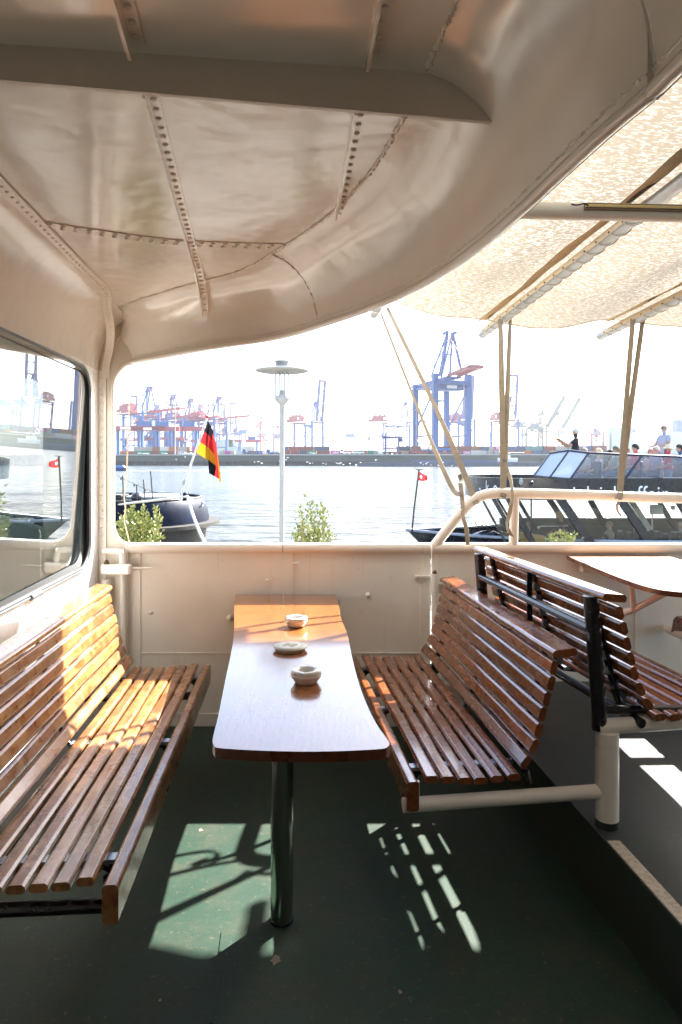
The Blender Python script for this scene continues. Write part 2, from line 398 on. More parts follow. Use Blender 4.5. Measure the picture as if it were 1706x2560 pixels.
for (cx_, cy_, rr_) in ((688, 2398, .022), (502, 2075, .012), (400, 2500, .006), (1000, 2480, .008)):
    c_ = PZ(cx_, cy_, .0015); mb.add([c_] + [c_ + V((math.cos(k * .57) * rr_ * random.uniform(.35, 1.1), math.sin(k * .57) * rr_ * random.uniform(.5, 1.3), 0)) for k in range(11)], [(0, k + 1, (k + 1) % 11 + 1) for k in range(11)], 1)
tag(mb.build('deck_floor', [M['deck'], M['chip']], origin=(0, 0, 0)), 'dark green painted lower deck', kind='structure')
def stepx(y): return .8127 + (2.736 - y) * .108
mb = MB(); mb.prism([(stepx(-4), -4, 0), (9, -4, 0), (9, 3.9, 0), (stepx(3.9), 3.9, 0)], (0, 0, .25), mi=0, mi_side=1)
M['step'] = simple('dark_step_paint', (.02, .032, .026), .5, dirt=.4, dscale=12)
tag(mb.build('raised_deck_floor', [M['deck_grey'], M['step']], origin=(2, 0, 0)), 'grey green raised deck', kind='structure')
mb = MB()
ya, yb = 2.235, -3.5
mb.prism([(stepx(ya) + .004, ya, .2505), (stepx(ya) + .046, ya, .2505), (stepx(yb) + .046, yb, .2505), (stepx(yb) + .004, yb, .2505)], (0, 0, .004))
tag(mb.build('deck_edge_marking', M['stripe']), 'worn cream stripe along the edge of the raised deck', kind='structure')
M['pontoon'] = simple('pontoon_planks', (.18, .17, .15), .8, dirt=.5, dscale=3)
mb = MB(); mb.box((5, 7.6, -1.2), (50, 5.6, .8))
tag(mb.build('pontoon', M['pontoon']), 'grey landing pontoon beside the boat', kind='structure')

# ================================================================== CABIN SIDE WALL (left)
def wallx(y): return -1.36 + .07 * (3.85 - y)
wd = V((.07, -1, 0)).normalized()                            # along the wall, towards the camera
wn = V((1, .07, 0)).normalized()                             # its inner normal
W0 = V((wallx(3.85), 3.85, 0))
def WP(s, z, off=0): return W0 + wd * s + V((0, 0, z)) + wn * off
def rrect(s0, s1, z0, z1, rad, n=7):
    pts = []
    for (cx, cz, a0) in ((s1 - rad, z1 - rad, 0), (s0 + rad, z1 - rad, 90), (s0 + rad, z0 + rad, 180), (s1 - rad, z0 + rad, 270)):
        for k in range(n + 1):
            a = R(a0 + 90 * k / n); pts.append((cx + rad * math.cos(a), cz + rad * math.sin(a)))
    return pts
TILT, YAW = -2.2, 1.3
cab = thing('cabin_wall', WP(0, 0), 'white steel cabin side wall with a rounded window behind the left bench', 'wall')
win = rrect(.235, 1.95, .945, 1.975, .13)
mb = MB()
mb.plate([WP(-.01, 0), WP(7, 0), WP(7, 2.0), WP(-.01, 2.0)], [[WP(s, z) for s, z in win]], -wn * .03)
wallpanel = mb.build('wall_panel', M['white_gloss'], cab)
wc = WP(.3, 1.46)
tilt = Matrix.Rotation(R(TILT), 3, wd) @ Matrix.Rotation(R(YAW), 3, 'Z')
def gp(s, z, o): return wc + tilt @ (WP(s, z) - wc) + wn * o
mb = MB(); mb.tube([WP(s, z, .004) for s, z in rrect(.232, 1.953, .942, 1.978, .133)], .012, 8, closed=True)
ra, rb_ = rrect(.226, 1.959, .936, 1.984, .139), rrect(.262, 1.923, .972, 1.948, .105); k_ = len(ra)
band = [WP(s, z, -.002) for s, z in ra] + [gp(s, z, -.006) for s, z in rb_]
mb.add(band, [(i, (i + 1) % k_, (i + 1) % k_ + k_, i + k_) for i in range(k_)], 0, True)
fr = mb.build('window_seal', M['dark_rubber'], cab)
mb = MB(); mb.tube([WP(s, z, .014) for s, z in rrect(.225, 1.96, .935, 1.985, .14)], .006, 8, closed=True); mb.build('trim_strip', M['trim_metal'], fr)
mb = MB()
for (s, a, b) in ((.95, .93, .96),): mb.tube([WP(s, .935, .016), WP(s + .11, .935, .016)], .0125, 8)
mb.build('trim_joint', M['trim_metal'], fr)
mb = MB()
mb.prism([gp(s, z, -.016) for s, z in rrect(.235, 1.95, .945, 1.975, .13)], wn * .004)
mb.build('window_pane', M['glass'], cab)
mb = MB()
for k in range(20):
    mb.lathe([(.006, 0), (.005, .0025), (.0025, .004), (0, .0042)], WP(.14 + .11 * k, 2.0 - .035, 0), 8, axis=wn)
mb.build('rivets', M['white_gloss'], cab)
# inside of the cabin, seen through the pane: outboard wall with its own window
side = thing('cabin_outboard_wall', (-2.6, 3.85, 0), 'cream outboard cabin wall with a window, seen through the left pane', 'wall')
mb = MB()
def OW(x, z): return V((x, 3.84, z))
hole = [OW(x, z) for x, z in rrect(-3.2, -1.675, .975, 1.96, .09)]
mb.plate([OW(-5, 0), OW(-1.41, 0), OW(-1.41, 2.3), OW(-5, 2.3)], [hole], V((0, .03, 0)))
mb.build('wall_panel', M['cream'], side)
mb = MB(); mb.prism([p + V((0, .012, 0)) for p in hole], V((0, .004, 0))); mb.build('window_pane', M['lamp_glass'], side)
mb = MB(); mb.box((-2.4, 3.80, .93), (1.7, .07, .03)); mb.build('window_ledge', M['white_gloss'], side)
mb = MB(); mb.box((-5.0, .5, .5), (.05, 6.7, 1.0)); mb.box((-3.2, -2.8, .5), (3.7, .05, 1.0))
tag(mb.build('cabin_inner_wall', M['beam_paint']), 'inner bulkhead of the cabin beyond the window', 'wall')
M['pale_green'] = simple('pale_green_vinyl', (.60, .72, .62), .5)
cs = thing('cabin_seat', (-2.2, 3.5, 0), 'pale green padded seat inside the cabin behind the glass', 'seat')
mb = MB()
pts = [P(-150, 1270, 3.62), P(0, 1294, 3.62), P(55, 1308, 3.62), P(98, 1321, 3.62), P(101, 1335, 3.62), P(101, 1480, 3.62), P(-150, 1480, 3.62)]
mb.prism(pts, (0, .07, 0)); mb.build('backrest', M['pale_green'], cs, bevel=.01)
mb = MB(); mb.box((-2.15, 3.35, .40), (.75, .45, .1)); mb.build('seat', M['pale_green'], cs, bevel=.015)
mb = MB(); mb.box((-2.15, 3.35, .17), (.65, .4, .35)); mb.build('base', M['beam_paint'], cs)
def text_mesh(body, size, mat, name, M4, parent=None, extrude=.002, xs=1.0, spacing=1.0, align='LEFT'):
    cu = bpy.data.curves.new('t', 'FONT'); cu.body = body; cu.size = size; cu.extrude = extrude; cu.space_character = spacing; cu.align_x = align
    ob = bpy.data.objects.new('t', cu); COL.objects.link(ob); bpy.context.view_layer.update()
    me = bpy.data.meshes.new_from_object(ob.evaluated_get(bpy.context.evaluated_depsgraph_get()))
    bpy.data.objects.remove(ob)
    m2 = MB(); m2.add([M4 @ V((v.co.x * xs, v.co.y, v.co.z)) for v in me.vertices], [tuple(p.vertices) for p in me.polygons])
    bpy.data.meshes.remove(me)
    return m2.build(name, mat, parent, normals=False)
def face_M(o, xdir, up):
    x = V(xdir).normalized(); y = V(up).normalized(); z = x.cross(y)
    m = Matrix((x, y, z)).transposed().to_4x4(); m.translation = V(o); return m
M['letter'] = simple('white_lettering', (.9, .9, .92), .5)
text_mesh('STE', .088, M['letter'], 'lettering', face_M(P(27, 1322, 3.845) + V((0, -.004, 0)), (1, 0, .02), (0, 0, 1)), side, .001, 1.0)

mb = MB(); mb.box((-.2, -2.2, 1.25), (2.6, .06, 2.5)); mb.box((1.2, -2.2, 1.4), (1.0, .06, 2.3))
M['block_brown'] = simple('light_block_brown', (.28, .23, .18), .5, dirt=.3, dscale=6)
tag(mb.build('added_bulkhead', M['block_brown']), 'unseen brown bulkhead added behind the viewer to darken the deck', 'wall')  # out of view, added to keep light from behind off the deck
mb = MB(); mb.box((2.4, 0.0, 1.35), (1.3, 4.2, 2.2)); tag(mb.build('light_block', M['block_brown'], bevel=.03), 'unseen brown block added on the raised deck right of the viewer to cut light', 'light_block')  # out of view, added block that cuts the light from the right
# ================================================================== ROOF
EPX = [(290, 911), (326, 908), (522, 870), (696, 843), (827, 805), (968, 754), (1088, 694), (1197, 618), (1306, 526), (1414, 425), (1523, 325), (1632, 233), (1706, 162)]
ZE = 2.05
ed = []
for x, y in EPX:
    p = PZ(x, y, ZE); p.y = min(p.y, 3.86); ed.append(V((p.x, p.y, 0)))
ed[0] = V((-1.335, 3.86, 0)); ed[1] = V((-1.20, 3.855, 0))
ed += [V((.53, .3, 0)), V((.60, -.8, 0)), V((.70, -3, 0))]
ED = spline(ed, 8)
def tnorm(i):
    t = (ED[min(i + 1, len(ED) - 1)] - ED[max(i - 1, 0)]).normalized(); return V((t.y, -t.x, 0))
NE = [tnorm(i) for i in range(len(ED))]
def zc(y): return 2.30 + .03 * (3.24 - y)
def seamx(y): return wallx(y) + .19
def shell_pt(i, th):
    d = .24 * (1 - math.cos(th)); p = ED[i] + NE[i] * d
    p.x = max(p.x, wallx(p.y) + .012 + .175 * math.sin(th)); z = ZE + (zc(p.y) - ZE) * math.sin(th)
    return V((p.x, p.y, z))
roof = thing('roof_overhang', (-.3, 1.5, ZE), 'cream riveted steel roof with rounded corner overhead', 'roof')
mb = MB(); n = len(ED); K = 10; CC = 14
def roof_fn(u, v):
    i = round(u * (n - 1)); j = round(v * (K + CC))
    if j <= K: return shell_pt(i, math.pi / 2 * j / K)
    q = shell_pt(i, math.pi / 2); t = (j - K) / CC; x = q.x + (seamx(q.y) - q.x) * t
    bulge = .0
    return V((x, q.y, zc(q.y) + bulge))
mb.grid(roof_fn, n - 1, K + CC)
def wf(u, v):                                                # cove between wall and ceiling
    y = 3.85 - u * 6.85; th = math.pi / 2 * v
    return V((wallx(y) + .19 * (1 - math.cos(th)), y, 2.0 + (zc(y) - 2.0) * math.sin(th)))
mb.grid(wf, 40, 8)
mb.build('ceiling', M['cream_gloss'], roof, normals=False)
mb = MB()
mb.grid(lambda u, v: ED[round(u * (n - 1))] - NE[round(u * (n - 1))] * .012 + V((0, 0, ZE - .005 + v * .62)), n - 1, 2)
top = [ED[i] - NE[i] * .012 + V((0, 0, ZE + .615)) for i in range(n)]
mb.add(top + [V((-6, -3, ZE + .615)), V((-6, 3.86, ZE + .615))], [tuple(range(n + 2))])
mb.add([(-6, 3.87, 2.2), (-1.34, 3.87, 2.2), (-1.34, 3.87, 2.66), (-6, 3.87, 2.66)], [(0, 1, 2, 3)])
mb.build('outer_skin', M['cream'], roof, normals=False)
mb = MB(); mb.tube([ED[i] + NE[i] * .004 + V((0, 0, ZE)) for i in range(n)], .013, 8); mb.build('edge_bead', M['cream_gloss'], roof)
# weld seams
mb = MB()
def weld(pts, r=.0048):
    out = []
    for p in spline(pts, 14): out.append(p + V((random.uniform(-1, 1), random.uniform(-1, 1), random.uniform(-.5, .5))) * .0025)
    mb.tube(out, [r * random.uniform(.45, 1.6) for _ in out], 6)
weld([shell_pt(i, math.pi / 2 * .93) - V((0, 0, .002)) for i in range(9, n - 8, 3)])
weld([shell_pt(i, math.pi / 2 * .07) for i in range(9, n - 8, 3)], .003)
k = 30
weld([shell_pt(k, math.pi / 2 * t) - V((0, 0, .001)) for t in (.1, .3, .5, .7, .93)], .003)
mb.build('weld_seam', M['cream_gloss'], roof)
# transverse beam
B = V((.3557, 1.5296, 2.25)); A = V((-.706, 1.413, 2.281)); bd = (A - B).normalized()
A2 = B + bd * 1.52
bot, topv = [], []
for t in [x / 30 for x in range(31)]:
    p = B + (A2 - B) * t; s = (p - B).length
    zt = zc(p.y) + .005
    if s < .26: zt = p.z + (zt - p.z) * math.sqrt(max(0, 1 - (1 - s / .26) ** 2.2))
    bot.append(p); topv.append(V((p.x, p.y, zt)))
mb = MB(); mb.prism(bot + topv[::-1][:-1], V((.0012, -.011, 0)))
mb.build('cross_beam', M['beam_paint'], roof)
RV = []
def rivet_row(mb, pts, step, r=.0075, nrm=(0, 0, -1), z=None):
    pts = [V(p) for p in pts]; acc = 0
    for a, b in zip(pts, pts[1:]):
        d = (b - a).length; t = acc
        while t < d:
            p = a.lerp(b, t / d)
            mb.lathe([(r * 1.05, 0), (r, r * .35), (r * .6, r * .62), (0, r * .68)], p, 8, axis=nrm); t += step
        acc = t - d
def stiff(name, pts, leg, flange, side, rows=1):
    # L bar hanging under the ceiling: upright leg plus riveted flange
    pts = [V(p) for p in pts]; m1 = MB(); fl = []
    for a, b in zip(pts, pts[1:]):
        d = (b - a); d.z = 0; d.normalize(); nx = V((d.y, -d.x, 0)) * side
        la = leg(a) if callable(leg) else leg; lb = leg(b) if callable(leg) else leg
        for off, th in ((0, .007),):
            m1.prism([a, b, b - V((0, 0, lb)), a - V((0, 0, la))], nx * th)
        m1.prism([a + nx * .007, a + nx * flange, b + nx * flange, b + nx * .007], V((0, 0, -.005)))
    o = m1.build(name, M['cream_gloss'], roof)
    m2 = MB(); off = []
    d = (pts[-1] - pts[0]); d.z = 0; d.normalize(); nx = V((d.y, -d.x, 0)) * side
    rivet_row(m2, [p + nx * flange * .58 - V((0, 0, .005)) for p in pts], .044)
    m2.build('rivets', M['cream_gloss'], o)
def cz(x, y, dz=0): return V((x, y, zc(y) + dz))
stiff('stiffener', [cz(-.452, 1.55), cz(-.53, 2.15), cz(-.615, 2.85), V((-.648, 3.12, 2.268)), V((-.668, 3.27, 2.20))], .030, .034, 1)
stiff('stiffener', [cz(-.30, .1), cz(-.36, .8), cz(-.435, 1.395)], .040, .034, 1)
stiff('stiffener', [cz(.032, 1.62), cz(-.005, 2.1), cz(-.02, 2.28)], .030, .032, 1)
stiff('stiffener', [cz(.14, .1), cz(.10, .8), cz(.052, 1.44)], .036, .034, 1)
# riveted laps
def lap(pts, width, rows, step=.044, r=.0092):
    m1 = MB(); pts = spline(pts, 6); vs = []
    for i, p in enumerate(pts):
        t = (pts[min(i + 1, len(pts) - 1)] - pts[max(i - 1, 0)]); t.z = 0; t.normalize(); nx = V((t.y, -t.x, 0))
        vs.append((p - V((0, 0, .004)), p + nx * width - V((0, 0, .004))))
    for (a, b), (c, d) in zip(vs, vs[1:]): m1.prism([a, c, d, b], V((0, 0, .006)))
    o = m1.build('lap_plate', M['cream_gloss'], roof)
    m2 = MB()
    for q in range(rows):
        f = (q + .5) / rows; rivet_row(m2, [a.lerp(b, f) for a, b in vs], step, r)
    m2.build('rivets', M['cream_gloss'], o)
lap([cz(-1.01, 2.37), cz(-.8, 2.47), cz(-.59, 2.545), cz(-.35, 2.575), cz(-.18, 2.58)], -.058, 2)
lap([cz(-.25, 1.13), cz(.02, 1.16), cz(.26, 1.18)], .06, 2)
# strip along the wall / ceiling seam, running down to the pillar
m1 = MB(); m2 = MB()
strip = [V((-1.337, 3.818, 1.96)), V((-1.33, 3.815, 2.04)), V((-1.30, 3.78, 2.12)), V((-1.255, 3.66, 2.21)), V((-1.20, 3.45, 2.265))]
y = 3.2
while y > -1: strip.append(V((seamx(y), y, zc(y) - .004))); y -= .3
strip = spline(strip, 5)
for a, b in zip(strip, strip[1:]):
    m1.prism([a, b, b + V((.042, .0, -.001)), a + V((.042, .0, -.001))], V((-.003, -.003, -.004)))
o = m1.build('seam_strip', M['cream_gloss'], roof)
rivet_row(m2, [p + V((.02, 0, -.004)) for p in strip], .04, .0062, (.25, -.2, -1)); m2.build('rivets', M['cream_gloss'], o)

# ================================================================== CORNER PILLAR
pil = thing('corner_pillar', P(262, 1700, 3.86), 'cream riveted corner pillar between cabin window and open side', 'pillar')
xl, xr = P(247, 0, 3.85).x, P(285, 0, 3.85).x
zb, zt = 0.0, 2.36
ol = [V((xl, 3.83, zb)), V((xr + .02, 3.83, zb)), V((P(322, 0, 3.85).x, 3.83, zb)), V((P(322, 0, 3.85).x, 3.83, 1.005))]
for k in range(9):                                           # lower gusset
    a = R(90 * k / 8); rx, rz = P(322, 0, 3.85).x - xr, .115
    ol.append(V((xr + rx * (1 - math.sin(a)), 3.83, 1.03 + rz * (1 - math.cos(a)))))
for k in range(9):                                           # upper corner
    a = R(90 * k / 8); ol.append(V((xr + .115 * (1 - math.cos(a)), 3.83, 1.90 + .145 * math.sin(a))))
ol += [V((xr + .115, 3.83, zt)), V((xl, 3.83, zt))]
mb = MB(); mb.prism(ol, (0, .04, 0)); mb.build('pillar_plate', M['cream'], pil)
mb = MB(); mb.tube(ol[3:-2], .011, 8); mb.build('edge_bead', M['cream_gloss'], pil)
mb = MB(); mb.box(((xl + xr) / 2 - .016, 3.824, 1.0), (.05, .012, 2.0)); o = mb.build('strip', M['cream_gloss'], pil)
mb = MB(); rivet_row(mb, [((xl + xr) / 2 - .016, 3.818, 1.08), ((xl + xr) / 2 - .016, 3.818, 2.03)], .046, .0095, (0, -1, 0)); mb.build('rivets', M['cream_gloss'], o)
mb = MB(); mb.tube([P(258, 1378, 3.80), P(290, 1378, 3.80), P(303, 1380, 3.80), P(307, 1392, 3.80), P(308, 1750, 3.80)], .018, 10)
mb.build('pipe_frame', M['cream'], pil)
mb = MB(); c0 = P(292, 1423, 3.78)
mb.box((c0.x, 3.775, c0.z), (.165, .05, .058)); mb.build('hinge_strap', M['cream_gloss'], pil, bevel=.012)
mb = MB(); mb.tube([P(330, 1421, 3.78), P(380, 1420, 3.79)], .006, 8); mb.tube([P(265, 1450, 3.77), P(265, 1520, 3.77)], .024, 10); mb.build('hinge_pin', M['cream'], pil)
mb = MB(); mb.lathe([(.016, 0), (.016, .012), (.009, .014), (.009, .022), (0, .024)], P(267, 1410, 3.775), 6); mb.build('bolt', M['rust'], pil)

# ================================================================== BULWARK
YB = 3.85
bul = thing('bulwark', (1.0, YB, 0), 'cream steel bulwark with round top rail along the deck edge', 'bulwark')
cuts = [P(322, 0, YB).x, P(708, 0, YB).x, P(1078, 0, YB).x, 4.2, 8.0]
for a, b in zip(cuts, cuts[1:]):
    a2, b2 = a + (.0018 if a == cuts[1] else .0035), b - (.0018 if b == cuts[1] else .0035)
    mb = MB(); mb.box(((a2 + b2) / 2, YB + .012, .5), (b2 - a2, .012, 1.0)); pn = mb.build('panel', M['cream'], bul)
    mb = MB(); mb.tube([(a2, YB, 1.004), (b2, YB, 1.004)], .031, 14); mb.build('top_rail', M['pipe'], bul)
for px, wd_ in ((337, .068), (693, .07), (722, .055), (1063, .055), (1090, .03), (1600, .05)):
    mb = MB(); c = P(px, 0, YB); mb.box((c.x, YB + .003, .52), (wd_, .008, .92)); mb.build('doubling_plate', M['cream'], bul, bevel=.002)
mb = MB(); mb.box((-.28, YB + .004, .41), (2.2, .006, .003)); mb.build('seam', M['cream'], bul)
mb = MB(); mb.box((.35, YB + .002, .035), (3.2, .012, .07)); mb.build('kick_plate', M['beam_paint'], bul)
for px, py, r in ((377, 1531, .011), (921, 1487, .014), (576, 1545, .02)): mb = MB(); mb.lathe([(r, 0), (r * .9, .008), (r * .5, .014), (0, .015)], P(px, py, YB + .005), 12, axis=(0, -1, 0)); mb.build('stud', M['cream'], bul)
mb = MB(); mb.tube(spline([P(665, 1447, YB - .004), P(668, 1450, YB - .025), P(676, 1449, YB - .03), P(680, 1444, YB - .004)], 4), .0045, 6)
mb.build('eyelet', M['cream'], bul); mb = MB(); mb.tube([P(734, 1408, YB - .001), P(750, 1407, YB - .02)], .006, 6)
mb.build('peg', M['cream'], bul)
hg = MB(); hx = P(1085, 0, YB).x
hg.tube([(hx, YB - .035, P(0, 1482, YB).z), (hx, YB - .035, P(0, 1432, YB).z)], .021, 12)
hg.box((hx - .055, YB - .012, P(0, 1440, YB).z), (.10, .03, .010)); hg.box((hx + .075, YB - .012, P(0, 1459, YB).z), (.14, .035, .010))
h = hg.build('hinge', M['cream'], bul)
mb = MB(); mb.lathe([(.012, 0), (.012, .012), (.007, .014), (.007, .02), (0, .021)], (hx, YB - .035, P(0, 1432, YB).z), 6); mb.build('bolt', M['rust'], h)
mb = MB(); mb.tube([(hx + .012, YB - .02, 0), (hx + .012, YB - .02, P(0, 1484, YB).z)], .026, 12); mb.build('hinge_post', M['cream'], bul)
hoop = [P(1086, 1366, YB), P(1110, 1335, YB), P(1165, 1268, YB), P(1190, 1247, YB), P(1215, 1237, YB), P(1250, 1233, YB), P(1330, 1234, YB), P(1500, 1239, YB), P(1706, 1246, YB), P(2600, 1262, YB)]
mb = MB(); mb.tube(spline(hoop, 6), .029, 14); mb.build('guard_rail', M['pipe'], bul)
for x_ in (1287, 2250): mb = MB(); mb.tube([P(x_, 1240 if x_ < 2000 else 1252, YB), P(x_ - 3, 1366, YB)], .026, 12); mb.build('rail_post', M['pipe'], bul)

# ================================================================== BENCHES
def bench(name, label, near, far, out, base, mw, frame_fn=None, group=None, nseat=6, sw=.0475):
    """near/far: ends of the seat's front edge (plan); out: +1 when the seat runs to the right of that edge going far."""
    n2, f2 = V((*near, 0)), V((*far, 0)); u = (f2 - n2); Ln = u.length; u.normalize(); v = V((u.y, -u.x, 0)) * out
    r = thing(name, (n2.x, n2.y, base), label, 'bench', group)
    def Q(a, b, z): return n2 + u * a + v * b + V((0, 0, base + z))
    def slat(mb, b, z, w, t, ang, e0=0, e1=0, lump=.004):
        ca, sa = math.cos(ang), math.sin(ang); d1 = v * ca + V((0, 0, sa)); d2 = V((0, 0, ca)) - v * sa
        nseg = 8; vs = []; var = random.random()
        for i in range(nseg + 1):
            a = e0 + (Ln - e0 - e1) * i / nseg; ww = w * (1 + random.uniform(-.05, .05)); c = Q(a, b, z) + d2 * random.uniform(-.0012, .0012) + d1 * random.uniform(-.0015, .0015)
            hw, ht, ch = ww / 2, t / 2, min(.006, t * .28)
            prof = [(-hw + ch, -ht), (hw - ch, -ht), (hw, -ht + ch), (hw, ht - ch * 1.2), (hw - ch * 1.3, ht), (-hw + ch * 1.3, ht), (-hw, ht - ch * 1.2), (-hw, -ht + ch)]
            vs += [c + d1 * x + d2 * y for x, y in prof]
        fs = []
        for i in range(nseg):
            for k in range(8):
                l = (k + 1) % 8; fs.append((i * 8 + k, i * 8 + l, i * 8 + 8 + l, i * 8 + 8 + k))
        mb.add(vs, fs, 0, False, var); mb.add(vs[:8], [tuple(range(8))[::-1]], 0, False, var); mb.add(vs[-8:], [tuple(range(8))], 0, False, var)
    mb = MB(); slat(mb, .02, .40, .040, .098, 0, -.01, -.01); mb.build('front_board', mw, r, bevel=.004)
    mb = MB()
    for i in range(nseat): slat(mb, .086 + .0558 * i, .447 - .006 * math.sin(i / nseat * math.pi) * 2, sw, .023, -.03, random.uniform(0, .01), random.uniform(0, .01))
    mb.build('seat', mw, r, bevel=.0015)
    prof = [(.408, .487, 48), (.437, .538, 62), (.456, .591, 72), (.471, .643, 75), (.485, .695, 76), (.498, .747, 76), (.511, .798, 76)]
    mb = MB()
    for b, z, an in prof: slat(mb, b, z, sw, .024, math.pi - R(180 - an), random.uniform(0, .012), random.uniform(0, .012))
    mb.build('backrest', mw, r, bevel=.0015)
    mb = MB(); slat(mb, .540, .852, .088, .026, R(6), -.012, -.012); mb.build('top_rail', mw, r, bevel=.005)
    # iron end frames with flat slat carriers
    for a in (.14, Ln * .5, Ln - .14):
        mb = MB(); tb = .014 if a != Ln * .5 else .009
        mb.tube(spline([Q(a, .04, .33), Q(a, .055, .40), Q(a, .10, .418), Q(a, .25, .412), Q(a, .37, .418), Q(a, .425, .44), Q(a, .455, .52), Q(a, .490, .65), Q(a, .526, .79), Q(a, .536, .836)], 5), tb, 8)
        for b, z, an in prof: mb.box(Q(a, b + .014, z - .022), (.024, .022, .035), mi=1)
        for i in range(nseat + 1): mb.box(Q(a, .058 + .0558 * i, .429), (.034, .03, .012), Matrix.Rotation(math.atan2(u.y, u.x), 3, 'Z'), mi=1)
        mb.build('slat_frame', [M['black_iron'], M['bracket']], r)
    if frame_fn: frame_fn(r, Q, Ln, u, v)
    return r
def left_frame(r, Q, Ln, u, v):
    for a in (.09, Ln - .12):
        mb = MB(); mb.tube([Q(a, .02, .335), Q(a, .60, .335)], .019, 10); mb.tube([Q(a, .05, .33), Q(a, .05, .41)], .014, 8); mb.build('support_bar', M['black_iron'], r)
bench('slatted_bench', 'worn honey coloured slatted bench under the cabin window, left of the table', (-.553, 1.70), (-.668, 3.50), -1, 0.0, M['wood_left'], left_frame)
def right_frame(r, Q, Ln, u, v):
    for a in (.07, Ln - .12):
        mb = MB(); mb.tube([Q(a, .43, .43), Q(a, .44, .385)], .016, 8); mb.build('mount', M['black_iron'], r); mb = MB(); mb.tube([Q(a, .03, .36), Q(a, .03, .40)], .012, 8); mb.build('mount', M['black_iron'], r)
bench('slatted_bench', 'red brown slatted bench facing the table, low on a white pipe', (.214, 2.235), (.047, 3.64), 1, 0.0, M['wood_right'], right_frame, sw=.0475)
def far_frame(r, Q, Ln, u, v):
    for a, rr in ((.06, .026), (Ln - .10, .026)):
        mb = MB(); mb.tube(spline([Q(a, .555, .39), Q(a, .556, .46), Q(a, .568, .62), Q(a, .586, .848)], 5), rr, 12); mb.build('back_post', M['black_iron'], r)
        mb = MB(); mb.tube([Q(a, .545, .455), Q(a, .02, .425)], .016, 10); mb.build('seat_arm', M['black_iron'], r)
    mb = MB(); mb.tube([Q(.06, .59, .735), Q(Ln - .10, .585, .735)], .016, 10); mb.build('back_bar', M['black_iron'], r)
    mb = MB(); mb.tube([Q(.02, .42, .415), Q(Ln - .1, .60, .50)], .017, 10); mb.build('brace', M['black_iron'], r)
    mb = MB(); mb.box(Q(Ln * .52, .545, .70), (.022, .012, .30)); mb.build('back_strap', M['black_iron'], r)
u2 = V((-.16, 1, 0)).normalized()
nb = V((.862, 2.27, 0)) + V((u2.y, -u2.x, 0)) * .585
fb = nb + u2 * 1.22
bench('slatted_bench', 'dark slatted bench seen from behind, on black posts on the raised deck', (nb.x, nb.y), (fb.x, fb.y), -1, .19, M['wood_right'], far_frame, sw=.0455)
# white pipe frame that carries the two right benches
sup = thing('pipe_stand', (.907, 2.33, .25), 'white pipe stand on the raised deck carrying two benches', 'stand')
sx, sy = .910, 2.335
mb = MB(); mb.tube([(sx, sy, .262), (sx, sy, .572)], .0385, 20); mb.build('stanchion', M['pipe'], sup)
mb = MB(); mb.tube([(sx, sy, .2505), (sx, sy, .275)], .0392, 20); mb.build('stanchion_foot', M['step'], sup)
mb = MB(); e = P(1008, 2013, 2.255); mb.tube([e, (sx - .01, sy, .368)], .024, 14); mb.build('lower_pipe', M['pipe'], sup)
mb = MB(); mb.tube([(sx - .035, sy - .002, .588), (sx + .75, sy + .07, .610)], .027, 14); mb.build('upper_pipe', M['pipe'], sup)
mb = MB(); mb.lathe([(.019, 0), (0, .001)], (sx - .0355, sy - .002, .588), 14, axis=(-1, 0, 0)); mb.build('pipe_bore', M['black_iron'], sup)
mb = MB(); mb.tube([e + V((.045, .01, .015)), e + V((.045, .01, .075))], .011, 8); mb.build('pipe_lug', M['pipe'], sup)
sup2 = thing('pipe_stand', (.74, 3.45, .25), 'white pipe stand under the far ends of the right benches by the bulwark', 'stand')
mb = MB(); mb.tube([(.745, 3.45, .2505), (.745, 3.45, .572)], .0385, 16); mb.build('stanchion', M['pipe'], sup2)
mb = MB(); mb.tube([(.16, 3.40, .345), (.735, 3.45, .368)], .024, 12); mb.build('lower_pipe', M['pipe'], sup2)
mb = MB(); mb.tube([(.70, 3.45, .588), (1.45, 3.52, .605)], .027, 12); mb.build('upper_pipe', M['pipe'], sup2)

# ================================================================== TABLES
tb = thing('deck_table', (-.19, 2.21, 0), 'long varnished table with flared ends on a steel leg between the benches', 'table')
ZT = .745
left = [(589, 1487), (586, 1505), (586, 1530), (586, 1560), (585, 1592), (577, 1640), (566, 1690), (556, 1740), (546, 1790), (536, 1830), (532, 1852), (536, 1864), (548, 1870)]
rightp = [(955, 1872), (970, 1866), (974, 1858), (965, 1843), (945, 1815), (925, 1778), (907, 1735), (893, 1692), (880, 1640), (871, 1594), (864, 1572), (853, 1545), (849, 1520), (846, 1502), (838, 1486)]
near = [(620, 1875), (700, 1878), (780, 1879), (870, 1877)]
poly = [PZ(x, y, ZT) for x, y in left] + [PZ(x, y, ZT) for x, y in near] + [PZ(x, y, ZT) for x, y in rightp]
poly[0].y = poly[-1].y = 3.835
sm = spline(poly[1:-1], 4); sm = [poly[0]] + sm + [poly[-1]]
mb = MB(); mb.prism([p - V((0, 0, .028)) for p in sm], (0, 0, .028), mi=0, mi_side=1)
mb.build('table_top', [M['wood_table'], M['edge']], tb, bevel=.005)
mb = MB(); lx, ly = -.190, 2.225
mb.tube([(lx - .003, ly, .004), (lx, ly, .715)], .0365, 32); lg = mb.build('table_leg', M['steel'], tb)
mb = MB(); mb.lathe([(.0385, .001), (.0385, .010), (.037, .012)], (lx - .003, ly, 0), 32); mb.build('foot_ring', M['black_iron'], lg)
mb = MB(); mb.box((lx, ly, .708), (.22, .3, .016)); mb.box((-.22, 3.80, .70), (.42, .05, .035)); mb.build('mounting_plate', M['black_iron'], tb)
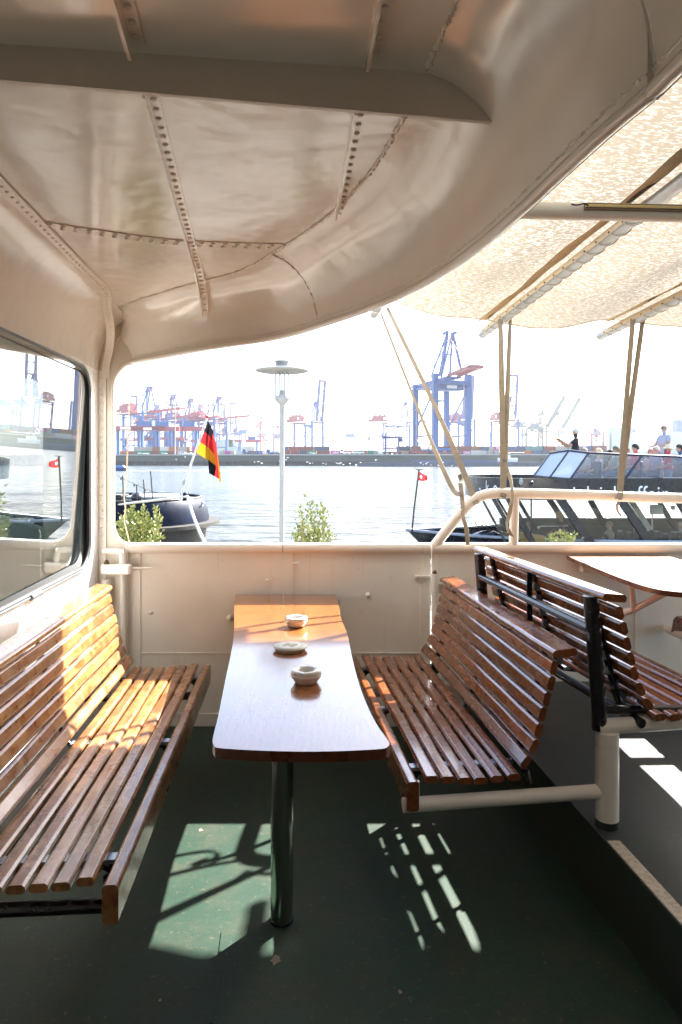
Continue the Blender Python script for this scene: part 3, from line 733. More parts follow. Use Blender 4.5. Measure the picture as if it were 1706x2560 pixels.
def ashtray(label, c, dia, h, notch):
    r = dia / 2; k = thing('ashtray', c, label, 'ashtray', 'white ceramic ashtrays on the table')
    mb = MB(); seg = 40
    prof = [(0, .0005), (r * .68, .0005), (r * .74, .003), (r * .93, h * .42), (r * .93, h * .47), (r, h * .5), (r, h * .68), (r * .97, h * .70), (r * .99, h * .74), (r * .97, h * .93), (r * .9, h), (r * .56, h * .97), (r * .5, h * .9), (r * .46, h * .35), (0, h * .3)]
    vs = []; o = len(mb.v)
    for q, (rr, zz) in enumerate(prof):
        for j in range(seg):
            t = 2 * math.pi * j / seg; z2 = zz
            if q in (9, 10, 11, 12):
                for na in notch:
                    dd = abs((math.degrees(t) - na + 180) % 360 - 180)
                    if dd < 7: z2 -= h * .07 * (1 - (dd / 7) ** 2)
            vs.append(V(c) + V((rr * math.cos(t), rr * math.sin(t), z2)))
    mb.v += vs
    for i in range(len(prof) - 1):
        for j in range(seg):
            l = (j + 1) % seg; mb.f.append([i * seg + j, i * seg + l, (i + 1) * seg + l, (i + 1) * seg + j]); mb.m.append(0); mb.s.append(True); mb.a.append(.5)
    mb.build('bowl', M['ceramic'], k)
    mb = MB(); mb.lathe([(r * .44, h * .37), (r * .2, h * .40), (0, h * .38)], c, 16); mb.build('ash', M['ash'], k)
ashtray('white ceramic ashtray in table shade, nearest of three things on it', PZ(766, 1706, ZT) + V((0, 0, .0005)), .106, .046, (265, 140, 20))
ashtray('white ceramic ashtray in the sunlit strip at the table end by the bulwark', PZ(741, 1566, ZT) + V((0, 0, .0005)), .103, .044, (250, 130, 10))
sc_ = PZ(726, 1625, ZT) + V((0, 0, .0005)); sau = thing('saucer', sc_, 'shallow pale saucer with a printed emblem between the two ashtrays', 'saucer')
mb = MB(); mb.lathe([(0, 0), (.056, 0), (.060, .004), (.0605, .010), (.0655, .011), (.069, .014), (.069, .0155), (.06, .0165), (.0595, .019), (.056, .020), (0, .0195)], sc_, 40); mb.build('dish', M['saucer'], sau)
mb = MB(); mb.lathe([(.047, .0199), (.0485, .0206), (.05, .0199)], sc_, 40)
for dx, dy, w_, h_, a_ in ((0, 0, .016, .052, .5), (.018, .004, .02, .02, .2), (-.02, -.006, .016, .018, -.3)): mb.box(sc_ + V((dx, dy, .0203)), (w_, h_, .0012), Matrix.Rotation(a_, 3, 'Z'))
mb.build('emblem', M['saucer_ring'], sau)
# outer table on the raised deck
t2 = thing('deck_table', (1.52, 3.2, .25), 'pale bleached wall table at the right, fixed to the bulwark', 'table')
ZT2 = .966
pl = [V((1.262, 3.83, ZT2)), V((1.258, 3.5, ZT2)), V((1.262, 3.2, ZT2)), V((1.272, 3.0, ZT2)), V((1.29, 2.87, ZT2)), V((1.33, 2.79, ZT2)), V((1.42, 2.745, ZT2)), V((1.6, 2.74, ZT2)), V((1.75, 2.78, ZT2)), V((1.82, 2.9, ZT2)), V((1.835, 3.2, ZT2)), V((1.82, 3.6, ZT2)), V((1.82, 3.83, ZT2))]
pl2 = [pl[0]] + spline(pl[1:-1], 4) + [pl[-1]]
mb = MB(); mb.prism([p - V((0, 0, .022)) for p in pl2], (0, 0, .022), 0, 1); mb.build('table_top', [M['wood_far'], M['edge']], t2, bevel=.004)
mb = MB(); j = P(1585, 1524, 3.35)
mb.tube([(1.30, 3.83, .55), j], .016, 10); mb.tube([j, (j.x - .03, 3.30, .943)], .016, 10); mb.tube([j, (j.x + .16, 3.14, .943)], .016, 10); mb.build('strut', M['pipe'], t2)
mb = MB(); mb.box((1.36, 3.80, .905), (.05, .06, .055)); mb.build('wall_bracket', M['pipe'], t2, bevel=.004)
fs = thing('folding_seat', (2.0, 3.7, .45), 'dark wooden fold down seat end on a cream bracket at the right edge', 'seat')
c = P(1712, 1570, 3.6)
mb = MB(); mb.prism([P(1678, 1582, 3.55), P(1684, 1548, 3.55), P(1692, 1540, 3.55), P(1760, 1538, 3.55), P(1770, 1600, 3.55), P(1706, 1592, 3.55)], (0, -.5, 0)); mb.build('seat', M['edge'], fs, bevel=.006)
mb = MB(); mb.tube([P(1668, 1572, 3.84), P(1680, 1578, 3.6), P(1740, 1600, 3.3)], .022, 10); mb.build('bracket', M['pipe'], fs)

# ================================================================== AWNING
aw = [(850, 740), (930, 742), (968, 755), (1010, 775), (1060, 793), (1110, 803), (1145, 804), (1200, 806), (1235, 812), (1280, 820), (1330, 829), (1400, 831), (1450, 823), (1490, 814), (1530, 813), (1580, 819), (1640, 827), (1706, 829), (1800, 822), (1880, 808), (1950, 812), (2050, 828), (2150, 815), (2600, 830)]
YA = 4.45
ax_ = [(x - 853) * YA / F for x, y in aw]; az_ = [HC - (y - 1150) * YA / F for x, y in aw]
def edge_x(y):
    for i in range(len(ED) - 1):
        if ED[i + 1].y <= y <= ED[i].y:
            t = (ED[i].y - y) / max(1e-6, ED[i].y - ED[i + 1].y); return ED[i].x + (ED[i + 1].x - ED[i].x) * t
    return ED[-1].x
POLES = [(936, 784, 4.25), (1208, 834, 4.6), (1504, 839, 4.6), (1890, 850, 4.6)]
pdir = V((-.114, 1, -.061)).normalized()
pend = [P(*p) for p in POLES]
def awz(x, y):
    # along-pole shear: map back to the outer edge
    t = (YA - y); xe = x - .114 * t; z = interp(ax_, az_, xe) + .061 * t
    return z + .03 + .012 * math.sin(x * 9 + y * 3.1) * min(1, t) + .008 * math.sin(x * 4 - y * 7)
awn = thing('awning', (1.6, 2.5, 2.4), 'translucent cream canvas awning with scalloped outer edge', 'awning')
mb = MB()
def af(u, v):
    y = YA - v * 6.2; x0 = max(.19 + .114 * (YA - y) * .35, edge_x(y) + .05) if y < 3.4 else .22
    x = x0 + (5.0 - x0) * u ** 1.15
    return V((x, y, awz(x, y)))
mb.grid(af, 90, 60); mb.build('canvas', M['canvas'], awn, normals=False)
mb = MB(); mb.tube([af(i / 90, 0) for i in range(0, 91)], .006, 6); mb.build('edge_hem', M['sleeve'], awn)
for i, pe in enumerate(pend):
    far_ = pe; near_ = pe - pdir * 4.2
    mb = MB()
    mb.grid(lambda u, v: far_.lerp(near_, .04 + u * .95) + V((-.085 * v - .008 * math.sin(u * 26) * v - .02, 0, .052 - .03 * v * v + .003 * math.sin(u * 60))), 60, 4)
    o = mb.build('pole_hem', M['hem'], awn)
LAB = ['grey awning pole whose end just peeks out under the roof corner', 'grey laced awning pole, the long one crossing the beam', 'grey laced awning pole nearer the right picture edge', 'grey laced awning pole beyond the right picture edge']
for i, pe in enumerate(pend):
    pt = thing('awning_pole', pe, LAB[i], 'pole', 'poles laced under the awning')
    mb = MB(); mb.tube([pe + pdir * .02, pe - pdir * 4.3], .028 if i else .025, 14); mb.build('tube', M['galv'], pt)
    if i == 0 or i == 3: Ls = .5
    else: Ls = 1.95
    mb = MB(); mc = MB(); ml = MB(); nn = int(Ls / .11)
    sd = V((-1, -.114, 0)).normalized()
    def sl_(u, v):
        a = R(100 + 85 * v)
        return pe - pdir * (.06 + u * Ls) + (V((1, .114, 0)).normalized() * math.cos(a) + V((0, 0, 1)) * math.sin(a)) * .0315
    mb.grid(lambda u, v: sl_(u, v * 1.15 + .05), 20, 6); slv = mb.build('lacing_sleeve', M['sleeve'], pt)
    for k in range(nn):
        c = pe - pdir * (.10 + k * .11)
        ring = []
        for q in range(9):
            a = R(185 + 150 * q / 8); ring.append(c - pdir * (.07 * q / 8) + (V((1, .114, 0)).normalized() * math.cos(a) + V((0, 0, 1)) * math.sin(a)) * .0325)
        ml.tube(ring, .0026, 5)
        a = R(187); mc.ball(c + (V((1, .114, 0)).normalized() * math.cos(a) + V((0, 0, 1)) * math.sin(a)) * .032, .005)
    c = pe - pdir * .1 + V((.02, 0, -.03)); ml.tube(spline([c, c + V((.015, 0, -.03)), c + V((.025, .01, -.075))], 4), .0025, 5)
    ml.build('lacing_cord', M['cord'], pt); mc.build('eyelets', M['black_iron'], slv)
bm_ = thing('awning_beam', P(1500, 530, 2.42), 'cream beam under the awning with a light strip on its face', 'beam')
mb = MB(); a0, a1 = P(1240, 524, 2.42), P(1760, 535, 2.42); dd = (a1 - a0).normalized(); a1 = a0 + dd * 3.2
mb.tube([a0, a1], .030, 16); mb.build('tube', M['pipe'], bm_)
mb = MB(); b0 = P(1462, 516, 2.385); mb.beam(b0, b0 + dd * 1.6, .012, .022); tr = mb.build('batten', simple('brown_batten', (.17, .12, .08), .6, dirt=.5), bm_)
M['led'] = simple('yellow_strip', (.62, .5, .26), .5); M['led2'] = simple('yellow_chip', (.72, .5, .16), .5)
mb = MB(); mb.beam(b0 + V((0, -.0075, .001)), b0 + dd * 1.6 + V((0, -.0075, .001)), .003, .010); 
for k in range(100): mb.box(b0 + dd * (.02 + .0158 * k) + V((0, -.0095, .001)), (.006, .002, .006), mi=1)
mb.build('light_strip', [M['led'], M['led2']], tr)
mb = MB(); mb.tube(spline([b0 + V((-.05, -.01, .004)), b0 + V((-.03, -.012, .0)), b0 + V((-.005, -.01, .006)), b0 + V((.01, -.008, 0))], 4), .003, 6); mb.build('wire', M['black_iron'], tr)

# ================================================================== STRAPS
def ribbon(mb, pts, w, twist=None, th=.0016):
    pts = spline(pts, 6); n_ = len(pts); vs = []
    for i, p in enumerate(pts):
        t = (pts[min(i + 1, n_ - 1)] - pts[max(i - 1, 0)]).normalized()
        s_ = t.cross(V((0, 1, 0))).normalized(); a = 0
        if twist: a = R(interp([q for q, _ in twist], [q for _, q in twist], i / (n_ - 1)))
        s_ = Quaternion(t, a) @ s_; f_ = t.cross(s_)
        vs += [p - s_ * w / 2 - f_ * th, p + s_ * w / 2 - f_ * th, p + s_ * w / 2 + f_ * th, p - s_ * w / 2 + f_ * th]
    fs_ = [(i * 4 + k, i * 4 + (k + 1) % 4, i * 4 + 4 + (k + 1) % 4, i * 4 + 4 + k) for i in range(n_ - 1) for k in range(4)]
    mb.add(vs, fs_, 0, False)
def strap(label, runs, tail, buckle, loop):
    s_ = thing('ratchet_strap', runs[0][-1], label, 'strap', 'tan straps tying the awning down')
    for pts, w_, tw in runs:
        pass
    for pts, w_, tw in runs:
        mb = MB(); ribbon(mb, pts, w_, tw); mb.build('webbing', M['strap'], s_)
    if tail: mb = MB(); ribbon(mb, *tail); mb.build('loose_end', M['strap'], s_)
    mb = MB(); c, ax = buckle; ax = V(ax).normalized()
    q = V((0, 0, 1)).rotation_difference(ax).to_matrix()
    mb.box(c, (.034, .016, .05), q); mb.tube([c + q @ V((-.02, -.01, .014)), c + q @ V((.02, -.01, .014))], .005, 8); mb.build('buckle', M['buckle'], s_, bevel=.003)
    if loop: mb = MB(); mb.tube(loop, .031, 14, cap=False); 
    if loop: mb.build('loop', M['strap'], s_)
def strap2(label, runs, tail, buckle):
    s_ = thing('ratchet_strap', buckle[0], label, 'strap', 'tan straps tying the awning down')
    for pts, w_, tw in runs:
        mb = MB(); ribbon(mb, pts, w_, tw); mb.build('webbing', M['strap'], s_)
    if tail: mb = MB(); ribbon(mb, *tail); mb.build('loose_end', M['strap'], s_)
    mb = MB(); c, ax = buckle; ax = V(ax).normalized(); q = V((0, 0, 1)).rotation_difference(ax).to_matrix()
    mb.box(c, (.034, .016, .045), q); mb.tube([c + q @ V((-.022, -.011, .012)), c + q @ V((.022, -.011, .012))], .005, 8); mb.build('buckle', M['buckle'], s_, bevel=.003)
a1_, a2_ = pend[0] - pdir * .12 + V((.02, 0, -.03)), pend[0] - pdir * .2 + V((.045, 0, -.02))
strap2('tan strap slanting from the roof corner to the bent end of the guard rail',
       [([a1_, P(1060, 1058, 4.1), P(1128, 1215, 3.95), P(1152, 1235, 3.84)], .026, [(0, 75), (.35, 60), (.6, 10), (1, 0)]),
        ([a2_, P(1085, 1010, 4.05), P(1155, 1170, 3.93), P(1192, 1260, 3.81)], .032, [(0, 70), (.4, 45), (.6, 8), (1, 0)])],
       ([P(1151, 1208, 3.9), P(1156, 1245, 3.85), P(1158, 1290, 3.81), P(1166, 1320, 3.80), P(1170, 1362, 3.80)], .024, [(0, 0), (.5, 50), (1, 10)]),
       (P(1154, 1194, 3.93), (.35, 0, -1)))
p2 = pend[1] - pdir * .42
strap2('tan strap hanging straight down to the guard rail beside its post, twisted loose end',
       [([p2 + V((-.028, 0, -.01)), P(1258, 1150, 3.92), P(1258, 1243, 3.815)], .034, [(0, 60), (.25, 20), (.5, 5), (1, 0)]),
        ([p2 + V((.032, 0, -.02)), P(1263, 1150, 3.92), P(1258, 1241, 3.81)], .03, [(0, 70), (.3, 30), (.6, 10), (1, 0)])],
       ([P(1266, 1168, 3.92), P(1277, 1200, 3.85), P(1281, 1240, 3.80), P(1275, 1280, 3.80), P(1268, 1310, 3.80), P(1274, 1330, 3.80), P(1284, 1342, 3.80)], .022, [(0, 20), (.3, 70), (.5, 10), (.7, 80), (.85, 20), (1, 100)]),
       (P(1261, 1157, 3.93), (0, 0, -1)))
p3 = pend[2] - pdir * .45
strap2('tan strap hanging from the pole nearest the right edge to the guard rail',
       [([p3 + V((-.03, 0, -.01)), P(1555, 1150, 3.9), P(1549, 1247, 3.815)], .030, [(0, 60), (.25, 20), (1, 0)]),
        ([p3 + V((.030, 0, -.02)), P(1560, 1150, 3.9), P(1551, 1243, 3.81)], .030, [(0, 60), (.3, 20), (1, 0)])],
       ([P(1550, 1256, 3.81), P(1543, 1262, 3.79), P(1545, 1278, 3.79), P(1554, 1290, 3.79)], .012, [(0, 20), (1, 60)]),
       (P(1549, 1240, 3.80), (0, 0, -1)))
mb = MB(); mb.tube(spline([P(327, 880, 3.98), P(325, 990, 3.98), P(320, 1090, 3.97), P(317, 1180, 3.97), P(311, 1240, 3.97), P(314, 1275, 3.97), P(311, 1300, 3.97), P(321, 1345, 3.95), P(324, 1362, 3.92)], 6), .0035, 6)
tag(mb.build('rope', M['rope']), 'thin wavy rope hanging outside the opening beside the corner pillar', 'rope')

# ================================================================== NEAR OUTSIDE: lamp, shrubs
lamp = thing('street_lamp', P(704, 1390, 9.5), 'white pontoon lamp with flat disc shade and glass cylinder', 'lamp')
M['lamp_paint'] = simple('lamp_paint', (.36, .37, .37), .5, dirt=.4, dscale=6, dcol=(.2, .2, .17), stretch=(1, 1, .2))
lc = P(706, 1000, 9.5); lx_, ly_ = lc.x, lc.y; kz = lambda py: HC - (py - 1150) * 9.5 / F; kr = 9.5 / F
mb = MB(); mb.tube([(lx_ - .008, ly_, -.8), (lx_, ly_, kz(1018))], 6.2 * kr, 16); pole = mb.build('pole', M['lamp_paint'], lamp)
mb = MB(); mb.box((lx_ + .02, ly_ - .03, kz(1183)), (.03, .02, .07)); mb.build('plate', M['bracket'], pole)
mb = MB(); mb.lathe([(6.5 * kr, kz(1020)), (7 * kr, kz(1012)), (18.5 * kr, kz(1000)), (18.5 * kr, kz(990)), (16 * kr, kz(989)), (0, kz(989))], (lx_, ly_, 0), 24); mb.build('socket', M['lamp_paint'], lamp)
mb = MB()
for k in range(4):
    a = R(25 + 90 * k); q = V((lx_ + 17.5 * kr * math.cos(a), ly_ + 17.5 * kr * math.sin(a), 0)); mb.tube([q + V((0, 0, kz(990))), q + V((0, 0, kz(926)))], 2.0 * kr, 6)
mb.build('rods', M['lamp_paint'], lamp)
mb = MB(); mb.lathe([(13 * kr, kz(988)), (13 * kr, kz(928))], (lx_, ly_, 0), 24); mb.build('glass_cylinder', M['lamp_glass'], lamp)
mb = MB(); mb.lathe([(8 * kr, kz(989)), (8 * kr, kz(979)), (3 * kr, kz(975)), (0, kz(975))], (lx_, ly_, 0), 12); mb.build('bulb_holder', M['lamp_paint'], lamp)
mb = MB(); mb.lathe([(0, kz(927)), (60 * kr, kz(929.5)), (66 * kr, kz(928)), (66 * kr, kz(925)), (40 * kr, kz(920)), (18 * kr, kz(917))], (lx_, ly_, 0), 40); mb.build('lamp_shade', M['lamp_paint'], lamp)
mb = MB()
for k in range(22):
    a = 2 * math.pi * k / 22; mb.box((lx_ + 15 * kr * math.cos(a), ly_ + 15 * kr * math.sin(a), kz(911)), (2 * kr, 2 * kr, 14 * kr), Matrix.Rotation(a, 3, 'Z'))
mb.lathe([(0, kz(904)), (19 * kr, kz(905)), (20 * kr, kz(903)), (17 * kr, kz(901.5)), (0, kz(901))], (lx_, ly_, 0), 24); mb.lathe([(10 * kr, kz(918)), (10 * kr, kz(904))], (lx_, ly_, 0), 12)
mb.build('vent_cap', M['lamp_paint'], lamp)
M['leaf'] = simple('olive_leaf', (.17, .21, .055), .5, dirt=1, dscale=25, dcol=(.10, .145, .035))
M['leaf2'] = simple('young_leaf', (.27, .29, .09), .5, dirt=.8, dscale=20, dcol=(.17, .21, .06))
M['twig'] = simple('twig_bark', (.20, .15, .10), .8)
M['pot'] = simple('planter_zinc', (.25, .26, .27), .6, dirt=.4, dscale=8)
def shrub(label, px, pbot, Y, tips, nl, wob, base=-.8):
    c = P(px, pbot, Y); b = V((c.x, Y, base)); rnd = random.Random(int(px))
    s_ = thing('shrub', b, label, 'shrub', 'shrubs in planters on the pontoon')
    mb = MB(); mb.lathe([(0, 0), (.17, 0), (.22, .55), (.235, .55), (.235, .58), (.20, .58), (.19, .52), (0, .52)], b, 20); mb.build('planter', M['pot'], s_)
    tw, lf = MB(), MB()
    root = b + V((0, 0, .5))
    for (tx, ty) in tips:
        tip = P(tx + rnd.uniform(-1, 1), ty, Y + rnd.uniform(-.16, .16))
        pts = spline([root + V((rnd.uniform(-.05, .05), rnd.uniform(-.05, .05), 0)), root.lerp(tip, .5) + V((rnd.uniform(-wob, wob), rnd.uniform(-wob, wob), .05)), tip], 8)
        tw.tube(pts, [.007 - .0052 * i / (len(pts) - 1) for i in range(len(pts))], 5)
        for q in range(nl):
            t = rnd.uniform(.42, 1) ** .8; i = min(int(t * (len(pts) - 1)), len(pts) - 2); p = pts[i].lerp(pts[i + 1], t * (len(pts) - 1) - i)
            d = (pts[i + 1] - pts[i]).normalized()
            if rnd.random() < .55: p = p + V((rnd.gauss(0, .022), rnd.gauss(0, .03), rnd.gauss(0, .02)))
            a = rnd.uniform(0, 6.28); o_ = V((math.cos(a), math.sin(a), 0)); ld = (d * rnd.uniform(.5, 1.2) + o_ * rnd.uniform(.4, 1.0)).normalized(); ll = rnd.uniform(.022, .042); lw = ll * .30
            sd = ld.cross(V((rnd.uniform(-1, 1), rnd.uniform(-1, 1), .3))).normalized()
            lf.add([p, p + ld * ll * .5 + sd * lw, p + ld * ll, p + ld * ll * .5 - sd * lw], [(0, 1, 2, 3)], 0 if rnd.random() < .55 else 1, False)
    tw.build('stems', M['twig'], s_); lf.build('foliage', [M['leaf'], M['leaf2']], s_, normals=False)
rn = random.Random(3)
t1 = [(330, 1266), (318, 1278), (358, 1268), (392, 1270), (398, 1292), (308, 1292), (342, 1284), (372, 1290), (300, 1308), (388, 1318), (352, 1304), (325, 1304), (372, 1320), (398, 1338), (296, 1330), (340, 1322), (312, 1338), (360, 1340), (384, 1346), (330, 1348), (346, 1295), (364, 1302), (320, 1318), (305, 1322), (378, 1304), (350, 1330), (338, 1340), (315, 1352), (372, 1352), (395, 1352)]
shrub('dense leafy shrub at the foot of the corner pillar, in front of the dark stern', 348, 1357, 5.9, t1, 190, .05)
t2_ = [(775, 1256), (768, 1272), (752, 1263), (802, 1260), (812, 1272), (790, 1275), (758, 1290), (780, 1292), (808, 1295), (770, 1305), (795, 1310), (745, 1313), (760, 1325), (815, 1310), (783, 1325), (825, 1322), (742, 1340), (772, 1345), (805, 1340), (828, 1342), (790, 1350), (755, 1352), (818, 1352), (798, 1330), (765, 1335)]
shrub('airy leafy shrub standing alone right of the lamp pole', 785, 1357, 5.9, t2_, 85, .05)
shrub('small yellowish shrub tip above the rail in front of the tour boat', 1402, 1360, 5.6, [(1380, 1338), (1395, 1330), (1412, 1326), (1432, 1332), (1422, 1342), (1402, 1345), (1372, 1352), (1388, 1352), (1436, 1348)], 70, .04)

# ================================================================== DARK STERN with flag (left)
M['hull'] = simple('dark_blue_hull', (.003, .006, .019), .5, coat=.0, spec=.1, dirt=.7, dscale=3, dcol=(.014, .026, .062), stretch=(2, 2, .5), rvar=.08)
M['hull_low'] = simple('black_hull', (.010, .011, .012), .5, dirt=.4, dscale=4, dcol=(.03, .032, .03))
M['fender'] = simple('worn_rubbing_strake', (.055, .053, .05), .7, spec=.2, dirt=.7, dscale=12, dcol=(.02, .02, .02))
YS = 12.6; kS = YS / F
st = thing('moored_boat', P(400, 1420, YS + 1.6), 'dark blue rounded boat stern moored at the left', 'boat')
def Zs(py): return HC - (py - 1150) * kS
def Xs(px): return (px - 853) * (YS + 1.65) / F
def stern(xe, z, hw=1.7, ycen=None, n_=28, rnd_=1.5):
    yc = YS + hw; out = []
    for k in range(n_ + 1):
        a = R(-90 + 180 * k / n_); out.append(V((xe - rnd_ + rnd_ * math.cos(a), yc + hw * math.sin(a), z)))
    return [V((-10, YS, z))] + out + [V((-10, YS + 2 * hw, z))]
rows = [stern(Xs(499), Zs(1256), 1.62), stern(Xs(506), Zs(1262), 1.64), stern(Xs(514), Zs(1288), 1.68), stern(Xs(518), Zs(1310), 1.7), stern(Xs(517), Zs(1330), 1.7)]
mb = MB(); nr = len(rows[0]); vs = [p for r_ in rows for p in r_]
mb.add(vs, [(i * nr + k, i * nr + k + 1, (i + 1) * nr + k + 1, (i + 1) * nr + k) for i in range(len(rows) - 1) for k in range(nr - 1)], 0, True)
mb.build('hull', M['hull'], st)
rows2 = [stern(Xs(514), Zs(1332), 1.68), stern(Xs(512), Zs(1360), 1.62), stern(Xs(500), -1.2, 1.4), stern(Xs(470), WZ - .2, 1.0)]
mb = MB(); vs = [p for r_ in rows2 for p in r_]
mb.add(vs, [(i * nr + k, i * nr + k + 1, (i + 1) * nr + k + 1, (i + 1) * nr + k) for i in range(3) for k in range(nr - 1)], 0, True); mb.build('lower_hull', M['hull_low'], st)
mb = MB(); oa = stern(Xs(545), Zs(1327), 1.78, rnd_=1.3); 
mb.prism([p + V((0, -.12, -.03)) for p in oa[1:-1]] + [V((-3.4, YS + 3.6, Zs(1327) - .03)), V((-3.4, YS - .12, Zs(1327) - .03))], (0, 0, .07)); mb.build('rubbing_strake', M['fender'], st, bevel=.02)
mb = MB(); mb.tube([p + V((0, 0, .005)) for p in rows[0]], .022, 8); mb.build('gunwale', M['hull_low'], st)
mb = MB(); mb.add([p - V((0, 0, .025)) for p in rows[0]], [tuple(range(nr))[::-1]]); mb.build('deck', M['hull_low'], st)
M['offwhite'] = simple('offwhite_paint', (.62, .62, .58), .5, dirt=.3, dscale=5)
mb = MB(); mb.box(P(385, 1248, YS + 1.6), (.85, 1.0, .18)); mb.build('hatch', M['offwhite'], st, bevel=.02)
mb = MB(); mb.ball(P(345, 1243, YS + 1.2), (.13, .2, .11), seg=14); mb.build('vent_cowl', M['black_iron'], st); mb = MB(); mb.box(P(296, 1248, YS + 1.3), (.28, .5, .2)); mb.build('deck_box', M['black_iron'], st); mb = MB(); mb.tube([P(270, 1243, YS + .8), P(440, 1250, YS + .8)], .012, 6); mb.build('deck_rail', M['black_iron'], st)
mb = MB(); mb.tube(spline([P(290, 1262, YS + .05), P(380, 1252, YS + .02), P(455, 1243, YS), P(470, 1240, YS)], 5), .02, 8); mb.build('mooring_warp', M['cord'], st)
mb = MB(); mb.tube([P(464, 1252, YS + .05), P(463, 1236, YS + .05)], [.055, .04], 10); mb.lathe([(.05, 0), (.045, .03), (0, .04)], P(463, 1236, YS + .05), 10); mb.build('bollard', M['hull'], st)
for (x0, y0, x1, y1) in ((307, 1189, 310, 1262), (342, 1211, 343, 1264), (359, 1199, 364, 1258), (377, 1177, 383, 1256)):
    mb = MB(); mb.tube([P(x1, y1, YS + .4), P(x0, y0, YS + .4)], .013, 8); mb.build('stanchion', M['black_iron'], st)
mb = MB(); cp = spline([P(278, 1180, YS + .5), P(310, 1197, YS + .4), P(343, 1213, YS + .4), P(380, 1228, YS + .5), P(440, 1243, YS + .6)], 5); mb.tube(cp, .004, 5)
for i in (4, 9, 13): mb.ball(cp[i] - V((0, 0, .025)), (.018, .018, .025), seg=6)
mb.build('light_cable', M['black_iron'], st)
mb = MB(); mb.tube([P(450, 1256, YS + .35), P(462, 1205, YS + .3), P(518, 1045, YS + .1)], .021, 10); sf = mb.build('flag_staff', simple('white_staff', (.68, .68, .66), .4), st)
mb = MB(); mb.ball(P(519, 1042, YS + .1), (.035, .035, .025)); mb.build('staff_cap', simple('red_cap', (.5, .03, .04), .5), sf)
mb = MB(); mb.tube([P(459, 1213, YS + .29), P(461, 1200, YS + .29)], .03, 8); mb.build('staff_clamp', M['bracket'], sf)
mb = MB(); mb.tube([P(498, 1268, YS - .1), P(506, 1262, YS - .15)], .025, 8); mb.ball(P(507, 1258, YS - .15), .03); mb.build('stern_light', M['bracket'], st)
mb = MB(); ml_ = [P(469, 1241, YS - .05), P(480, 1280, YS - .6), P(497, 1325, YS - 1.3), P(513, 1362, YS - 2.2), P(520, 1420, YS - 3.0)]; mb.tube(spline(ml_, 6), .027, 8)
tag(mb.build('mooring_rope', simple('white_mooring_rope', (.66, .63, .6), .85, bump=.6, bscale=90)), 'thick pale mooring rope running down from the dark stern', 'rope')
def cloth(name, col): 
    m, nt, out = nodes(name); df = N(nt, 'ShaderNodeBsdfDiffuse'); df.inputs[0].default_value = (*col, 1); tl = N(nt, 'ShaderNodeBsdfTranslucent'); tl.inputs[0].default_value = (*col, 1)
    mx = N(nt, 'ShaderNodeMixShader'); mx.inputs[0].default_value = .45; L(nt, df.outputs[0], mx.inputs[1]); L(nt, tl.outputs[0], mx.inputs[2]); L(nt, mx.outputs[0], out.inputs[0]); return m
fk, frd, fg = cloth('flag_black', (.012, .012, .015)), cloth('flag_red', (.33, .018, .02)), cloth('flag_gold', (.42, .20, .012))
mb = MB(); YF = YS + .08
def strips(a, b, dy0, dy1, mats, nn=6):                      # a, b: vertical pixel curves cut into 3 stripes
    for k in range(3):
        t0, t1 = k / 3, (k + 1) / 3
        for i in range(nn):
            def pt(t, s):
                x = a(t)[0] + (b(t)[0] - a(t)[0]) * s; y = a(t)[1] + (b(t)[1] - a(t)[1]) * s
                return P(x, y, YF + dy0 + (dy1 - dy0) * s + .03 * math.sin(s * 3.1 + t))
            s0, s1 = i / nn, (i + 1) / nn
            mb.add([pt(t0, s0), pt(t0, s1), pt(t1, s1), pt(t1, s0)], [(0, 1, 2, 3)], mats[k], True)
lin = lambda p, q: (lambda t: (p[0] + (q[0] - p[0]) * t, p[1] + (q[1] - p[1]) * t))
strips(lin((520, 1052), (492, 1132)), lin((523, 1056), (521, 1151)), 0, -.10, (0, 1, 2))
strips(lin((523, 1056), (521, 1151)), lin((533, 1076), (542, 1170)), -.10, .10, (0, 1, 2))
def quad(pts, mi, dy): mb.add([P(x, y, YF + dy_) for (x, y), dy_ in zip(pts, dy)], [tuple(range(len(pts)))], mi, True)
quad([(521, 1149), (542, 1166), (537, 1191), (523, 1183)], 0, (-.1, .09, .0, -.08))
quad([(530, 1082), (541, 1108), (545, 1160), (548, 1197), (537, 1191), (541, 1166)], 1, (.04, .0, -.02, -.04, .0, .09))
quad([(541, 1108), (546, 1145), (551, 1180), (553, 1206), (548, 1203), (545, 1160)], 2, (.0, .0, .02, .03, -.04, -.02))
tag(mb.build('flag', [fk, frd, fg], normals=False), 'black red and gold flag hanging limp from the slanted staff', 'flag')

# ================================================================== TOUR BOAT (right)
M['boat_black'] = simple('boat_black_paint', (.014, .016, .022), .3, coat=.3, dirt=.5, dscale=3, dcol=(.03, .033, .04), rvar=.08)
M['boat_dark'] = simple('boat_dark_interior', (.075, .08, .075), .6, dirt=.4, dscale=3)
M['boat_blue'] = simple('windscreen_frame', (.02, .028, .06), .35, coat=.3)
M['seat_dark'] = simple('passenger_seat', (.05, .06, .075), .5)
tbt = thing('tour_boat', (8, 21, WZ), 'black open top tour boat with slanted windows and passengers at the right', 'boat')
YN, YFa = 18.5, 23.5
GZ = HC - (1357 - 1150) * YN / F                             # gunwale height
def hull_plan(z, inset=0, x0=2.05):
    yc = 21.2; pts = []
    for k in range(15):
        t = k / 14; pts.append(V((x0 + inset + 6.5 * t, yc - (2.7 - inset * .4) * math.sin(t * math.pi / 2) ** .9, z)))
    far_ = [V((p.x, 2 * yc - p.y, z)) for p in pts[::-1]][:-1]
    return [V((20, pts[-1].y, z))] + pts[::-1] + far_[::-1] + [V((20, 2 * yc - pts[-1].y, z))]
tipz = HC - (1325 - 1150) * 21.2 / F
def gun(p, t): return p
